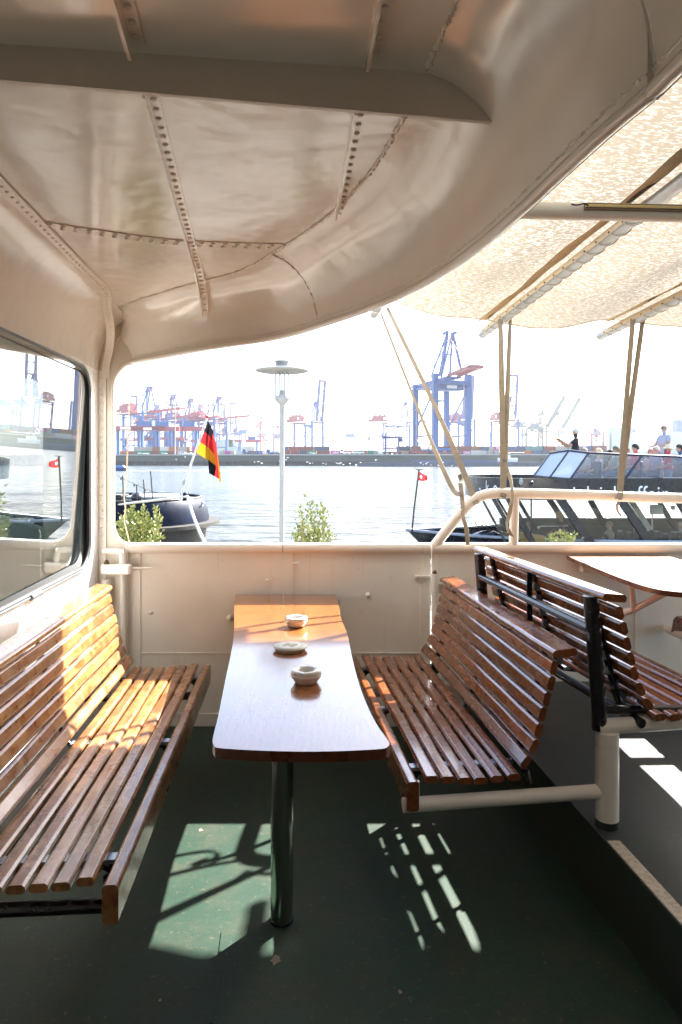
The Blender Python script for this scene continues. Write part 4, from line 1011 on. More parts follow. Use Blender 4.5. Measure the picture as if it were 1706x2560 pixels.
hp = hull_plan(0)
def zg(x): return interp([2, 4, 7, 20], [tipz, tipz - .06, GZ + .02, GZ], x)
rowsH = [[V((p.x, p.y, zg(p.x))) for p in hull_plan(0)], [V((p.x, p.y, -1.25)) for p in hull_plan(0, .55)], [V((p.x, p.y, WZ - .3)) for p in hull_plan(0, 1.1)]]
nr = len(rowsH[0]); mb = MB(); mb.add([p for r_ in rowsH for p in r_], [(i * nr + k, i * nr + k + 1, (i + 1) * nr + k + 1, (i + 1) * nr + k) for i in range(2) for k in range(nr - 1)]); mb.build('hull', M['boat_black'], tbt)
mb = MB(); mb.tube([p + V((0, 0, .01)) for p in rowsH[0]], .045, 8); mb.build('gunwale', simple('gunwale_grey', (.35, .37, .42), .4), tbt)
mb = MB(); mb.add([V((p.x, p.y, zg(p.x) - .55)) for p in hull_plan(0, .08)], [tuple(range(nr))]); mb.build('deck', M['boat_dark'], tbt)
mb = MB(); mb.tube([P(1030, 1335, 20.9), P(1036, 1270, 20.9), P(1048, 1175, 20.9)], .026, 8); mb.box(P(1049, 1174, 20.9), (.2, .2, .03)); mb.build('jackstaff', M['black_iron'], tbt)
M['pen_red'] = cloth('pennant_red', (.60, .035, .04)); M['pen_white'] = cloth('pennant_white', (.8, .8, .8))
mb = MB()
def pn(u, v): 
    x = 1048 + 22 * u; y0 = 1178 + 15 * u ** 1.3; y1 = 1200 + 4 * u; return P(x - 1 + v * -1.5 * (1 - u), y0 + (y1 - y0) * v + 3 * math.sin(u * 5) * u, 20.9 + .12 * math.sin(u * 6))
mb.grid(pn, 10, 6)
for i in range(len(mb.f)):
    c = sum((mb.v[k] for k in mb.f[i]), V()) / 4; x, y = 853 + c.x * F / c.y, 1150 - (c.z - HC) * F / c.y
    if abs(x - 1054) < 2.2 and abs(y - 1192) < 3.2: mb.m[i] = 1
tag(mb.build('pennant', [M['pen_red'], M['pen_white']], normals=False), 'small red pennant with a white emblem on the bow staff', 'flag')
# fascia / upper deck
xb = P(1177, 1200, 20.5).x
def upplan(z, g=0):
    yc = 21.0; hw = 2.5; pts = []
    for k in range(11):
        t = k / 10; a = R(90 * t); pts.append(V((xb + g + 1.35 * (1 - math.cos(a)), yc - (hw - g) * math.sin(a), z)))
    far_ = [V((p.x, 2 * yc - p.y, z)) for p in pts[1:]]
    return [V((20, pts[-1].y, z))] + pts[::-1] + far_ + [V((20, far_[-1].y, z))]
zt_, zb_ = HC - (1196 - 1150) * 18.5 / F, HC - (1250 - 1150) * 18.5 / F
mb = MB(); a_, b_ = upplan(zt_), upplan(zb_); k_ = len(a_)
mb.add(a_ + b_, [(i, i + 1, i + 1 + k_, i + k_) for i in range(k_ - 1)], 0, True); 
c_, d_ = upplan(zt_, .05), upplan(zb_ + .1, .05)
mb.add(c_ + d_, [(i, i + 1, i + 1 + k_, i + k_) for i in range(k_ - 1)], 0, True); mb.add(a_ + c_, [(i, i + 1, i + 1 + k_, i + k_) for i in range(k_ - 1)])
fas = mb.build('fascia', M['boat_black'], tbt, normals=False)
UD = zb_ + .14
mb = MB(); mb.prism(upplan(zb_ + .02, .02), (0, 0, .10)); mb.build('upper_deck', M['boat_dark'], tbt)
x0_ = P(1410, 1240, 18.49).x
text_mesh('vielvielkoffein', .60, M['letter'], 'lettering', face_M((x0_, 18.49, zb_ - .03), (1, 0, 0), (0, 0, 1)), fas, .004, .80, 1.08)
# curved 'kola' lettering on the bow end of the fascia
def curved_text(body, size, a0_, da, xs):
    for i, ch in enumerate(body):
        a = a0_ + da * i; p = V((xb + 1.35 * (1 - math.cos(R(a))) - .006, 21.0 - 2.5 * math.sin(R(a)) - .006, 0)); t = V((1.35 * math.sin(R(a)), -2.5 * math.cos(R(a)), 0)).normalized()
        s2 = size if ch != '®' else size * .4; z2 = zb_ + .12 if ch != '®' else zb_ + .42
        text_mesh(ch, s2, M['letter'], 'lettering', face_M((p.x - t.y * -.0, p.y, z2), t, (0, 0, 1)), fas, .002, xs)
curved_text('-kola®', .56, 26, 9.5, .62)
# windscreen on the upper deck: (bottom left, bottom right, top left, top right) px quads
def scr(name, q, mat, frame, Y0, Y1=None, parent=None):
    Y1 = Y1 or Y0; (bl, br, tr, tl) = q
    pts = [P(bl[0], bl[1], Y0), P(br[0], br[1], Y1), P(tr[0], tr[1], Y1), P(tl[0], tl[1], Y0)]
    mb = MB(); mb.prism(pts, (0, .012, 0)); o = mb.build(name, mat, tbt)
    mb = MB()
    for i in range(4): mb.tube([pts[i], pts[(i + 1) % 4]], .022, 6)
    mb.build('frame', frame, o); return o
ys = 18.62
scr('windscreen', ((1337, 1189), (1375, 1193), (1422, 1127), (1376, 1134)), M['frosted'], M['boat_blue'], ys + 1.0, ys + .4)
scr('windscreen', ((1376, 1193), (1426, 1197), (1471, 1133), (1423, 1127)), M['frosted'], M['boat_blue'], ys + .4, ys)
scr('windscreen', ((1428, 1196), (1562, 1196), (1604, 1139), (1472, 1133)), M['screen_glass'], M['boat_blue'], ys)
scr('windscreen', ((1566, 1196), (1780, 1196), (1820, 1146), (1606, 1139)), M['screen_glass'], M['boat_blue'], ys)
scr('windscreen', ((1335, 1187), (1400, 1176), (1440, 1128), (1378, 1133)), M['frosted'], M['boat_blue'], 21.5, 23.2)
mb = MB(); mb.tube([P(1376, 1133, ys + 1), P(1422, 1126, ys + .4), P(1471, 1132, ys), P(1605, 1138, ys), P(1820, 1146, ys)], .03, 8); mb.build('top_rail', M['boat_blue'], tbt)
# lower saloon: slanted pillars near and far, sill, back wall, seats
def pil_(x0, y0, x1, y1, Y, w_, mat='boat_black', nm='window_pillar'):
    mb = MB(); mb.beam(P(x0, y0, Y), P(x1, y1, Y), w_, .09, (0, 1, 0)); mb.build(nm, M[mat], tbt)
for x0, x1, w_ in ((1203, 1268, .05), (1232, 1300, .10), (1270, 1335, .16), (1398, 1480, .22), (1548, 1628, .22), (1693, 1765, .22)): pil_(x0, 1243, x1, 1362, 18.6, w_)
for x0, x1, w_ in ((1240, 1290, .07), (1290, 1340, .1), (1368, 1425, .18), (1470, 1518, .18), (1570, 1625, .18), (1640, 1690, .15)): pil_(x0, 1240, x1, 1325, 23.2, w_, 'boat_black' if x0 != 1570 else 'offwhite')
mb = MB(); pts = [P(1208, 1247, 18.62), P(1268, 1357, 18.62), P(1900, 1362, 18.62), P(1900, 1255, 18.62)]; mb.prism(pts, (0, .01, 0)); mb.build('window_pane', M['boat_glass'], tbt)
mb = MB(); mb.beam(P(1250, 1318, 23.2), P(1900, 1322, 23.2), .05, .09); mb.box((11.4, 23.25, GZ - .1), (12, .08, .75)); mb.build('far_sill', M['boat_dark'], tbt)
mb = MB(); mb.box((9.5, 20.9, GZ - .45), (12, 4.6, .1)); mb.build('saloon_floor', M['boat_dark'], tbt)
mb = MB(); q = [P(1300, 1330, 19.0), P(1362, 1340, 19.0), P(1362, 1372, 19.0), P(1300, 1372, 19.0)]; mb.prism(q, (0, .05, 0)); mb.build('plywood_panel', simple('varnished_plywood', (.40, .22, .06), .4, dirt=.4, dscale=4, stretch=(1, 1, 6)), tbt)
mb = MB(); mb.tube([P(1329, 1205, 18.3), P(1328, 1372, 18.3)], .022, 8); mb.ball(P(1329, 1207, 18.3), (.06, .05, .05)); mb.build('signal_mast', M['black_iron'], tbt)
mb = MB(); mb.tube(spline([P(1349, 1322, 19.2), P(1352, 1316, 19.2), P(1420, 1315, 19.2)], 3), .02, 6); mb.build('grab_rail', M['steel'], tbt); mb = MB(); mb.tube(spline([P(1495, 1362, 18.9), P(1498, 1352, 18.9), P(1600, 1356, 18.9)], 3), .02, 6); mb.build('grab_rail', M['steel'], tbt)
mb = MB(); mb.prism([P(1625, 1262, 20), P(1658, 1262, 20), P(1658, 1286, 20), P(1625, 1286, 20)], (0, .02, 0)); mb.tube([P(1631, 1262, 20), P(1631, 1325, 20)], .02, 6); mb.build('notice', M['offwhite'], tbt); mb = MB(); mb.prism([P(1677, 1264, 20), P(1688, 1264, 20), P(1688, 1275, 20), P(1677, 1275, 20)], (0, .02, 0)); mb.build('notice', M['offwhite'], tbt)
for i, (x, y) in enumerate(((1548, 1345), (1570, 1348), (1590, 1342), (1612, 1350), (1640, 1346), (1660, 1352), (1683, 1348), (1700, 1352), (1722, 1346))):
    mb = MB(); c = P(x, y, 20.4 - .12 * (i % 3)); mb.box((c.x + .05, c.y, c.z + .02), (.09, .42, .42)); mb.box((c.x + .25, c.y, c.z - .2), (.42, .42, .09)); mb.build('passenger_seat', M['seat_dark'], tbt, bevel=.04)
M['tarp'] = simple('black_tarpaulin', (.015, .018, .03), .35, coat=.4)
mb = MB(); rn = random.Random(5); c = P(1232, 1348, 20.3)
def tf(u, v):
    a = 2 * math.pi * u; h = math.sin(v * math.pi / 2); r_ = math.cos(v * math.pi / 2) ** .7
    k_ = 1 + .13 * math.sin(a * 5 + v * 4) + .08 * math.sin(a * 11); return c + V((.75 * r_ * math.cos(a) * k_, .5 * r_ * math.sin(a) * k_, -.2 + .42 * h * (1 + .1 * math.sin(a * 3))))
mb.grid(tf, 40, 8); tag(mb.build('tarpaulin', M['tarp'], normals=True), 'crumpled black tarpaulin over gear on the tour boat foredeck', 'tarpaulin')
mb = MB()
for x0 in (1198, 1222):
    b = P(x0, 1345, 20.6); t_ = P(x0 - 1, 1316, 20.6); mb.tube([b, t_], .012, 6)
    mb.tube([t_, P(x0 - 8, 1310, 20.6), P(x0 - 10, 1303, 20.6)], .012, 6); mb.tube([t_, P(x0 + 13, 1311, 20.6)], .012, 6)
mb.build('hook_rack', M['black_iron'], tbt)

# ------------------------------------------------------------------ people
SKIN = simple('skin', (.46, .27, .19), .55); HAIRS = {}
def cmat(c, nm='cloth'): 
    k = tuple(c)
    if k not in HAIRS: HAIRS[k] = simple(nm, c, .85, dirt=.2, dscale=8)
    return HAIRS[k]
def person(feet, face, label, shirt, trousers, hair, pose='stand', arms='down', scale=1.0, hat=None, glasses=False, sleeve=.5, hairlen=0, phone=False, group=None):
    """feet: floor point; face: heading angle in plan (0 = +X)."""
    root = thing('person', feet, label, 'person', group)
    Rz = Matrix.Rotation(face - math.pi / 2, 3, 'Z')
    J = {}
    if pose == 'stand':
        J = dict(pel=(0, 0, .95), belly=(0, .02, 1.12), chest=(0, .01, 1.32), neck=(0, 0, 1.47), hd0=(0, .01, 1.55), hd1=(0, .012, 1.63), hd2=(0, 0, 1.71),
                 hl=(-.10, 0, .92), kl=(-.105, .03, .5), al=(-.11, -.02, .09), tl=(-.13, .14, .04), hr=(.10, 0, .92), kr=(.105, .02, .5), ar=(.11, -.02, .09), tr=(.13, .14, .04))
        dz = 0
    else:
        J = dict(pel=(0, 0, .50), belly=(0, -.02, .66), chest=(0, -.03, .87), neck=(0, -.02, 1.02), hd0=(0, 0, 1.10), hd1=(0, .01, 1.18), hd2=(0, 0, 1.26),
                 hl=(-.10, .03, .49), kl=(-.14, .45, .50), al=(-.13, .44, .09), tl=(-.14, .6, .04), hr=(.10, .03, .49), kr=(.14, .45, .50), ar=(.13, .44, .09), tr=(.14, .6, .04))
        dz = -.45
    s0 = J['neck'][2] - .06
    J['sl'] = (-.17, -.01, s0); J['sr'] = (.17, -.01, s0)
    if arms == 'down': J['el'], J['wl'], J['er'], J['wr'] = (-.235, -.03, s0 - .29), (-.24, .05, s0 - .53), (.235, -.03, s0 - .29), (.24, .05, s0 - .53)
    elif arms == 'lap': J['el'], J['wl'], J['er'], J['wr'] = (-.235, .03, s0 - .27), (-.08, .25, s0 - .34), (.235, .03, s0 - .27), (.08, .25, s0 - .33)
    elif arms == 'phone': J['el'], J['wl'], J['er'], J['wr'] = (-.20, .21, s0 - .19), (-.06, .45, s0 + .00), (.21, .22, s0 - .20), (.05, .46, s0 - .03)
    elif arms == 'rail': J['el'], J['wl'], J['er'], J['wr'] = (-.25, .08, s0 - .26), (-.2, .3, s0 - .32), (.25, .08, s0 - .26), (.2, .3, s0 - .32)
    for s_ in 'lr':
        e, w_ = V(J['e' + s_]), V(J['w' + s_]); J['p' + s_] = tuple(w_ + (w_ - e).normalized() * .08)
    rad = dict(pel=(.20, .15), belly=(.20, .155), chest=(.21, .15), neck=(.07, .07), hd0=(.062, .07), hd1=(.078, .095), hd2=(.062, .075), hl=(.11, .11), hr=(.11, .11), kl=(.072, .072), kr=(.072, .072),
               al=(.042, .042), ar=(.042, .042), tl=(.035, .03), tr=(.035, .03), sl=(.085, .08), sr=(.085, .08), el=(.055, .055), er=(.055, .055), wl=(.036, .036), wr=(.036, .036), pl=(.036, .022), pr=(.036, .022))
    ED_ = [('pel', 'belly', 1), ('belly', 'chest', 1), ('chest', 'neck', 1), ('neck', 'hd0', 0), ('hd0', 'hd1', 0), ('hd1', 'hd2', 0), ('chest', 'sl', 1), ('sl', 'el', 3), ('el', 'wl', 0), ('wl', 'pl', 0), ('chest', 'sr', 1), ('sr', 'er', 3), ('er', 'wr', 0), ('wr', 'pr', 0),
           ('pel', 'hl', 2), ('hl', 'kl', 2), ('kl', 'al', 2), ('al', 'tl', 4), ('pel', 'hr', 2), ('hr', 'kr', 2), ('kr', 'ar', 2), ('ar', 'tr', 4)]
    nm = list(J); idx = {k: i for i, k in enumerate(nm)}
    def W(p): return V(feet) + Rz @ (V(p) * scale)
    loc = [Rz @ (V(J[k]) * scale) for k in nm]
    me = bpy.data.meshes.new('tmp'); me.from_pydata([tuple(p) for p in loc], [(idx[a], idx[b]) for a, b, c in ED_], [])
    ob = bpy.data.objects.new('tmp', me); COL.objects.link(ob)
    sk_ = ob.modifiers.new('s', 'SKIN'); sk_.branch_smoothing = .3; ss = ob.modifiers.new('u', 'SUBSURF'); ss.levels = 1
    sv = me.skin_vertices[0].data
    for k in nm: sv[idx[k]].radius = tuple(r_ * scale for r_ in rad[k]); sv[idx[k]].use_root = (k == 'pel')
    bpy.context.view_layer.update()
    bme = bpy.data.meshes.new_from_object(ob.evaluated_get(bpy.context.evaluated_depsgraph_get())); bpy.data.objects.remove(ob)
    mb = MB(); mats = [SKIN, cmat(shirt), cmat(trousers), cmat(shirt), cmat((.05, .045, .04))]
    segs = [(loc[idx[a]], loc[idx[b]], c, (rad[a][0] + rad[b][0]) / 2 * scale, a) for a, b, c in ED_]
    bv = [v.co.copy() for v in bme.vertices]
    for p in bme.polygons:
        c = sum((bv[i] for i in p.vertices), V()) / len(p.vertices); best, bc = 1e9, 0
        for a, b, cc, rr, nma in segs:
            d = b - a; t = max(0, min(1, (c - a).dot(d) / d.length_squared)); ds = (c - (a + d * t)).length / rr
            if ds < best: best = ds; bc = cc if not (cc == 3 and t > sleeve * 1.3) else 0
        mb.add([V(feet) + bv[i] for i in p.vertices], [tuple(range(len(p.vertices)))], bc, True)
    bpy.data.meshes.remove(bme)
    for s_ in 'lr':                                          # five fingers
        w_, p_ = V(J['w' + s_]), V(J['p' + s_]); d = (p_ - w_).normalized(); sd = d.cross(V((0, .3, 1))).normalized()
        for k in range(4):
            b0_ = p_ + sd * (.022 * (k - 1.5)); Lf = (.06, .072, .068, .05)[k]
            mb.tube([W(b0_ - d * .01), W(b0_ + d * Lf * .55), W(b0_ + d * Lf * .9 + V((0, .0, -.02)))], [.010 * scale, .009 * scale, .007 * scale], 6, 0)
        mb.tube([W(w_ + d * .03 + sd * .03), W(w_ + d * .06 + sd * .058), W(w_ + d * .10 + sd * .06)], [.012 * scale, .011 * scale, .008 * scale], 6, 0)
    hd = V(J['hd1'])
    mb.ball(W(hd + V((0, .098, -.01))), (.014 * scale,) * 3, 0, 6, 5)      # nose
    for s_ in (-1, 1): mb.ball(W(hd + V((.082 * s_, .0, -.01))), (.016 * scale, .02 * scale, .03 * scale), 0, 6, 5); mb.ball(W(hd + V((.032 * s_, .088, .018))), (.011 * scale, .008 * scale, .008 * scale), 4, 6, 4)
    mb.ball(W(hd + V((0, .088, -.05))), (.024 * scale, .008 * scale, .006 * scale), 3, 6, 4)
    body = mb.build('body', mats, root, normals=False)
    mb = MB(); hm = cmat(hair, 'hair')
    def hf(u, v):
        a = 2 * math.pi * u; ph = v * R(112); fx = max(0, math.sin(a)); ph *= 1 - .48 * fx
        rr = 1.12 + .05 * math.sin(a * 7 + v * 9)
        return W(hd + V((.078 * rr * math.sin(ph) * math.cos(a), -.012 + .098 * rr * math.sin(ph) * math.sin(a), .015 + .103 * rr * math.cos(ph))))
    if hair is not None: mb.grid(hf, 20, 6)
    if hairlen:
        for k in range(14):
            a = R(185 + 170 * k / 13); b0_ = hd + V((.082 * math.cos(a), .1 * math.sin(a), .03)); mb.tube(spline([W(b0_), W(b0_ + V((.02 * math.cos(a), .02 * math.sin(a), -hairlen * .5))), W(b0_ + V((.015 * math.cos(a), .01 * math.sin(a), -hairlen)))], 3), [.026 * scale] * 6 + [.01 * scale], 6)
    mb.build('hair', hm, root)
    if hat:
        kind, hc = hat; mb = MB()
        if kind == 'cap':
            mb.lathe([(.0, .125), (.05, .118), (.085, .08), (.092, .03)], V((0, 0, 0)), 16)
            mb.v = [W(hd + V((0, 0, .02)) + p) for p in mb.v]; o_ = len(mb.v)
            mb.add([W(hd + V((x, y, z))) for x, y, z in ((-.08, .06, .055), (-.06, .16, .035), (0, .185, .04), (.06, .16, .035), (.08, .06, .055))], [(0, 1, 2, 3, 4)])
        else:
            mb.lathe([(.0, .115), (.07, .11), (.088, .05), (.092, .02), (.12, .015), (.18, -.01), (.175, -.018)], V((0, 0, 0)), 20); mb.v = [W(hd + V((0, 0, .03)) + p) for p in mb.v]
        mb.build('hat', cmat(hc, 'hat'), root)
    if glasses:
        mb = MB()
        for s_ in (-1, 1): mb.ball(W(hd + V((.036 * s_, .1, .018))), (.03 * scale, .03 * scale, .022 * scale), 0, 8, 5); mb.tube([W(hd + V((.06 * s_, .09, .02))), W(hd + V((.085 * s_, .0, .02)))], .005, 5)
        mb.tube([W(hd + V((-.03, .108, .02))), W(hd + V((.03, .108, .02)))], .006, 5); mb.build('sunglasses', M['dark_rubber'], root)
    if phone:
        mb = MB(); c = (V(J['pl']) + V(J['pr'])) / 2; mb.box(W(c + V((0, .04, .05))), (.075, .02, .15), Rz); tag(mb.build('phone', M['dark_rubber'], bevel=.006), 'dark phone held up in front of the photographing man', 'phone')
    return root
def on_deck(px, Y): return V((P(px, 0, Y).x, Y, UD))
kx = lambda Y: F / Y
grp = 'passengers on the tour boat top deck'
def seatz(px, pyhead, Y): 
    z = HC - (pyhead - 1150) * Y / F - 1.30; return V((P(px, 0, Y).x, Y, z))
def standz(px, pytop, Y, sc=1.0):
    z = HC - (pytop - 1150) * Y / F - 1.76 * sc; return V((P(px, 0, Y).x, Y, z))
fl = standz(1440, 1070, 20.4)
person(fl, R(168), 'white haired man in a black shirt taking a photo on the top deck', (.02, .02, .023), (.06, .06, .07), (.62, .60, .56), 'stand', 'phone', 1.0, phone=True, glasses=True, group=grp)
mb = MB(); mb.box((fl.x, fl.y, (fl.z + UD) / 2), (.5, .4, max(.02, fl.z - UD))); 
if fl.z - UD > .03: tag(mb.build('platform', M['boat_dark']), 'dark step under the photographing man on the top deck', 'step')
fl2 = standz(1661, 1062, 21.6)
person(fl2, R(200), 'standing man in a grey blue shirt and sunglasses on the top deck', (.36, .38, .46), (.10, .10, .12), (.42, .36, .30), 'stand', 'rail', 1.0, glasses=True, group=grp)
tn = [(1461, 1120, 20.0, 200, (.55, .47, .42), (.35, .25, .18), None, 'seated person in sunglasses just behind the photographing man', dict(glasses=True)),
      (1497, 1121, 20.3, 170, (.62, .50, .42), (.66, .50, .28), None, 'seated blonde person behind the clear windscreen', dict(hairlen=.2)),
      (1526, 1126, 20.6, 250, (.10, .09, .09), (.02, .02, .02), ('cap', (.015, .015, .018)), 'seated person in a low black hat, half hidden by the top rail', {}),
      (1541, 1116, 20.1, 190, (.30, .32, .26), (.2, .15, .1), ('cap', (.16, .17, .12)), 'seated man in an olive cap left of the hanging strap', {}),
      (1567, 1117, 20.4, 200, (.40, .30, .27), (.30, .19, .11), None, 'seated brown haired person in sunglasses right behind the hanging strap', dict(glasses=True)),
      (1589, 1111, 19.9, 175, (.62, .10, .12), (.05, .04, .03), ('cap', (.02, .02, .025)), 'seated man in a black cap and red top right of the strap', {}),
      (1628, 1122, 20.5, 215, (.58, .42, .38), (.36, .22, .15), None, 'seated person mostly hidden left of the bald man', {}),
      (1641, 1116, 20.0, 190, (.34, .36, .42), (.50, .47, .44), None, 'balding grey haired man seated in front of the standing man', {}),
      (1700, 1112, 20.3, 170, (.05, .09, .18), (.03, .03, .03), ('cap', (.03, .03, .035)), 'person in a dark cap and navy top at the right edge', {})]
for px, py, Y, a, sh, hr, hat, lb, kw in tn: person(seatz(px, py, Y), R(a), lb, sh, (.16, .17, .22), hr, 'sit', 'lap', 1.0, hat=hat, group=grp, **kw)
person(standz(1672, 1112, 19.5, .95), R(165), 'woman in a wide straw hat and red top on the top deck', (.55, .05, .09), (.2, .24, .3), (.60, .46, .26), 'stand', 'lap', .95, hat=('brim', (.70, .60, .42)), group=grp)
for i, px in enumerate((1450, 1500, 1550, 1600, 1650, 1700, 1750)):
    mb = MB(); c = on_deck(px + 8, 20.4); mb.box(c + V((0, 0, .40)), (.5, 1.4, .06)); mb.box(c + V((.26, 0, .65)), (.06, 1.4, .5)); mb.box(c + V((0, 0, .2)), (.4, 1.2, .36)); mb.build('deck_bench', M['offwhite'] if i % 2 else M['seat_dark'], tbt, bevel=.02)
g2 = 'passengers inside the tour boat'
SF = GZ - .40
person(standz(1397, 1278, 20.3, .95), R(185), 'long haired woman in black standing inside the saloon', (.018, .018, .022), (.03, .03, .035), (.40, .27, .13), 'stand', 'lap', .95, hairlen=.26, group=g2)
person(seatz(1524, 1303, 20.6), R(185), 'balding man in a tan shirt seated inside the saloon', (.36, .33, .25), (.1, .1, .1), (.3, .25, .2), 'sit', 'lap', 1.0, group=g2)
person(seatz(1512, 1324, 19.6), R(190), 'dark haired girl with bare shoulders seated inside the saloon', (.55, .35, .28), (.12, .1, .1), (.07, .04, .03), 'sit', 'lap', .9, hairlen=.22, group=g2)
person(seatz(1702, 1306, 20.4), R(175), 'passenger in pale clothes seated inside the saloon at the right edge', (.45, .42, .38), (.1, .1, .1), (.5, .42, .3), 'sit', 'lap', 1.0, group=g2)
person(seatz(1322, 1306, 21.4), R(190), 'pale shirted person at the front of the saloon behind the plywood panel', (.55, .53, .48), (.1, .1, .1), (.35, .25, .18), 'sit', 'lap', 1.0, group=g2)

# ================================================================== FAR SHORE
M['quay'] = simple('quay_wall', (.085, .10, .09), .85, dirt=.8, dscale=.12, dcol=(.05, .06, .055), stretch=(1, 1, 4))
M['quay_low'] = simple('quay_wet_piles', (.03, .036, .04), .8, dirt=.5, dscale=.3)
M['quay_cap'] = simple('quay_coping', (.42, .40, .36), .8, dirt=.4, dscale=.2)
QT = 4.6
q = thing('quay_wall', (0, 405, WZ), 'long dark grey quay wall across the river', 'wall')
def QP(x, off, z): return V((x, quayY(x) + off, z))
xa, xb_ = -700, 900
mb = MB(); mb.add([QP(xa, 0, .6), QP(xb_, 0, .6), QP(xb_, 0, QT), QP(xa, 0, QT)], [(0, 1, 2, 3)])
x = xa
while x < xb_: mb.box(QP(x, -.15, 2.6), (.5, .4, 4)); x += 24
mb.build('upper_face', M['quay'], q)
mb = MB(); mb.add([QP(xa, .5, WZ - .5), QP(xb_, .5, WZ - .5), QP(xb_, .5, .6), QP(xa, .5, .6)], [(0, 1, 2, 3)])
x = xa
while x < xb_: mb.box(QP(x, 0, -.7), (1.6, 1.2, 2.7)); x += 5
mb.build('lower_piles', M['quay_low'], q)
mb = MB(); mb.beam(QP(xa, .2, QT), QP(xb_, .2, QT), 1.2, .7); mb.build('coping', M['quay_cap'], q)
mb = MB(); mb.add([QP(xa, .5, QT + .05), QP(xb_, .5, QT + .05), V((xb_ + 900, 2600, QT + .05)), V((xa - 900, 2600, QT + .05))], [(0, 1, 2, 3)])
tag(mb.build('terminal_ground', simple('terminal_paving', (.28, .27, .25), .9, dirt=.5, dscale=.02), origin=(0, 1000, QT)), 'grey paved ground of the container terminal', kind='structure')

M['cr_blue'] = simple('crane_blue', (.020, .085, .27), .5, dirt=.3, dscale=.2)
M['cr_blue2'] = simple('crane_pale_blue', (.07, .14, .30), .5, dirt=.3, dscale=.2)
M['cr_red'] = simple('crane_red', (.27, .055, .075), .5, dirt=.3, dscale=.2, dcol=(.17, .05, .06))
M['cr_purple'] = simple('crane_violet', (.045, .065, .20), .5)
M['cr_grey'] = simple('crane_grey', (.15, .19, .185), .6, dirt=.3, dscale=.2)
M['cr_white'] = simple('crane_white', (.7, .7, .7), .5)
def crane(name, label, legm, girm, boomm, up, loc, rot, sc=1.0, boomlen=48, group='ship to shore container cranes', upang=84, twin=False, hook=True, house=True, lw=1.0):
    """local x = boom axis, y = along the rails; feet at z = 0."""
    r = thing(name, loc, label, 'crane', group); Rm = Matrix.Rotation(rot, 3, 'Z')
    def W(x, y, z): return V(loc) + Rm @ V((x, y, z)) * sc
    H = 42.0
    def bar(mb, a, b, w_, h_=None): mb.beam(W(*a), W(*b), w_ * sc, (h_ or w_) * sc, Rm @ V((0, 1, 0)))
    for x in (0, 30):
        for y in (-10, 10):
            mb = MB(); bar(mb, (x, y, 0), (x, y, H + (3 if x else 0)), 2.1 * lw); mb.build('leg', legm, r)
    mb = MB()
    for y in (-10, 10): bar(mb, (0, y, 11), (30, y, 11), 1.0); bar(mb, (0, y, 14), (28, y, H - 6), .8); bar(mb, (0, y, 11), (14, y, 1), .6); bar(mb, (30, y, 11), (16, y, 1), .6); bar(mb, (0, y, H - 3), (30, y, H - 3), 1.2)
    for x in (0, 30): bar(mb, (x, -10, H - (2 if lw > 1 else 0)), (x, 10, H - (2 if lw > 1 else 0)), 1.6 * lw, 7 if lw > 1 else 2.4); bar(mb, (x, -10, 3), (x, 10, 3), 1.6, 5 if lw > 1 else 2.0)
    mb.build('bracing', legm, r)
    mb = MB()
    for y in (-3, 3): bar(mb, (-22, y, H + 1), (33, y, H + 1), 1.2, 2.6)
    for k in range(12): bar(mb, (-22 + 5 * k, -3, H + 1), (-22 + 5 * k, 3, H + 1), .6)
    mb.build('girder', girm, r)
    mb = MB(); hx_ = -6 if house else 26; hz_ = 0 if house else -10
    c = W(hx_, 0, H + 6.6 + hz_); mb.box(c, V((19, 8, 7.5) if house else (8, 14, 5)) * sc, Rm)
    if house: c = W(-17, 0, H + 4.5); mb.box(c, V((6, 8, 3.5)) * sc, Rm)
    hs = mb.build('machine_house', girm, r)
    mb = MB(); mb.box(W(1, -4.05, H + 6.8) if house else W(30.2, 0, H - 3.4), V((3.6, .2, 3.6) if house else (.2, 6, 3)) * sc, Rm); mb.build('house_sign', M['cr_white'], hs)
    mb = MB()
    for x in (-12, -6, 0) if house else (): mb.box(W(x, 0, H + 11.2), V((2.6, 3, 1.6)) * sc, Rm)
    if house: mb.build('roof_vent', girm, hs)
    mb = MB(); ap = (27, 0, H + 26)
    for y in (-3.2, 3.2): bar(mb, (30, y * 2, H + 2), (28, y * .5, H + 26), 1.2); bar(mb, (20, y, H + 3), (27, y * .5, H + 26), 1.0); bar(mb, (8, y, H + 4), (26, y * .5, H + 25), .8)
    bar(mb, (24, -2.5, H + 26.4), (30, -2.5, H + 26.4), 1.4); bar(mb, (24, 2.5, H + 26.4), (30, 2.5, H + 26.4), 1.4); bar(mb, (23, -3, H + 15), (23, 3, H + 15), .7)
    for y in (-2.5, 2.5): bar(mb, (26, y, H + 26), (-18, y, H + 3.5), .35)
    mb.build('apex_frame', legm, r)
    a = R(upang if up is True else (2 if up is False else up)); ca, sa = math.cos(a), math.sin(a)
    mb = MB(); b0_ = V((33, 0, H + 2))
    bw = 5.0 if up is True else 3
    for y in (-bw, bw):
        e = b0_ + V((ca, 0, sa)) * boomlen; bar(mb, (b0_.x, y, b0_.z), (e.x, y, e.z), 2.6 if up is True else 1.3, 2.4)
        if up is not True: bar(mb, (27, y * .6, H + 26), tuple(b0_ + V((ca * boomlen * .55, y, sa * boomlen * .55))), .3); bar(mb, (27, y * .6, H + 26), tuple(b0_ + V((ca * boomlen * .93, y, sa * boomlen * .93))), .3)
    for t in ((.02, .30, .5, .75, .98) if up is True else (.1, .2, .3, .4, .5, .6, .7, .8, .9, .99)):
        e = b0_ + V((ca, 0, sa)) * boomlen * t; bar(mb, (e.x, -bw, e.z), (e.x, bw, e.z), 1.5 if up is True else .9)
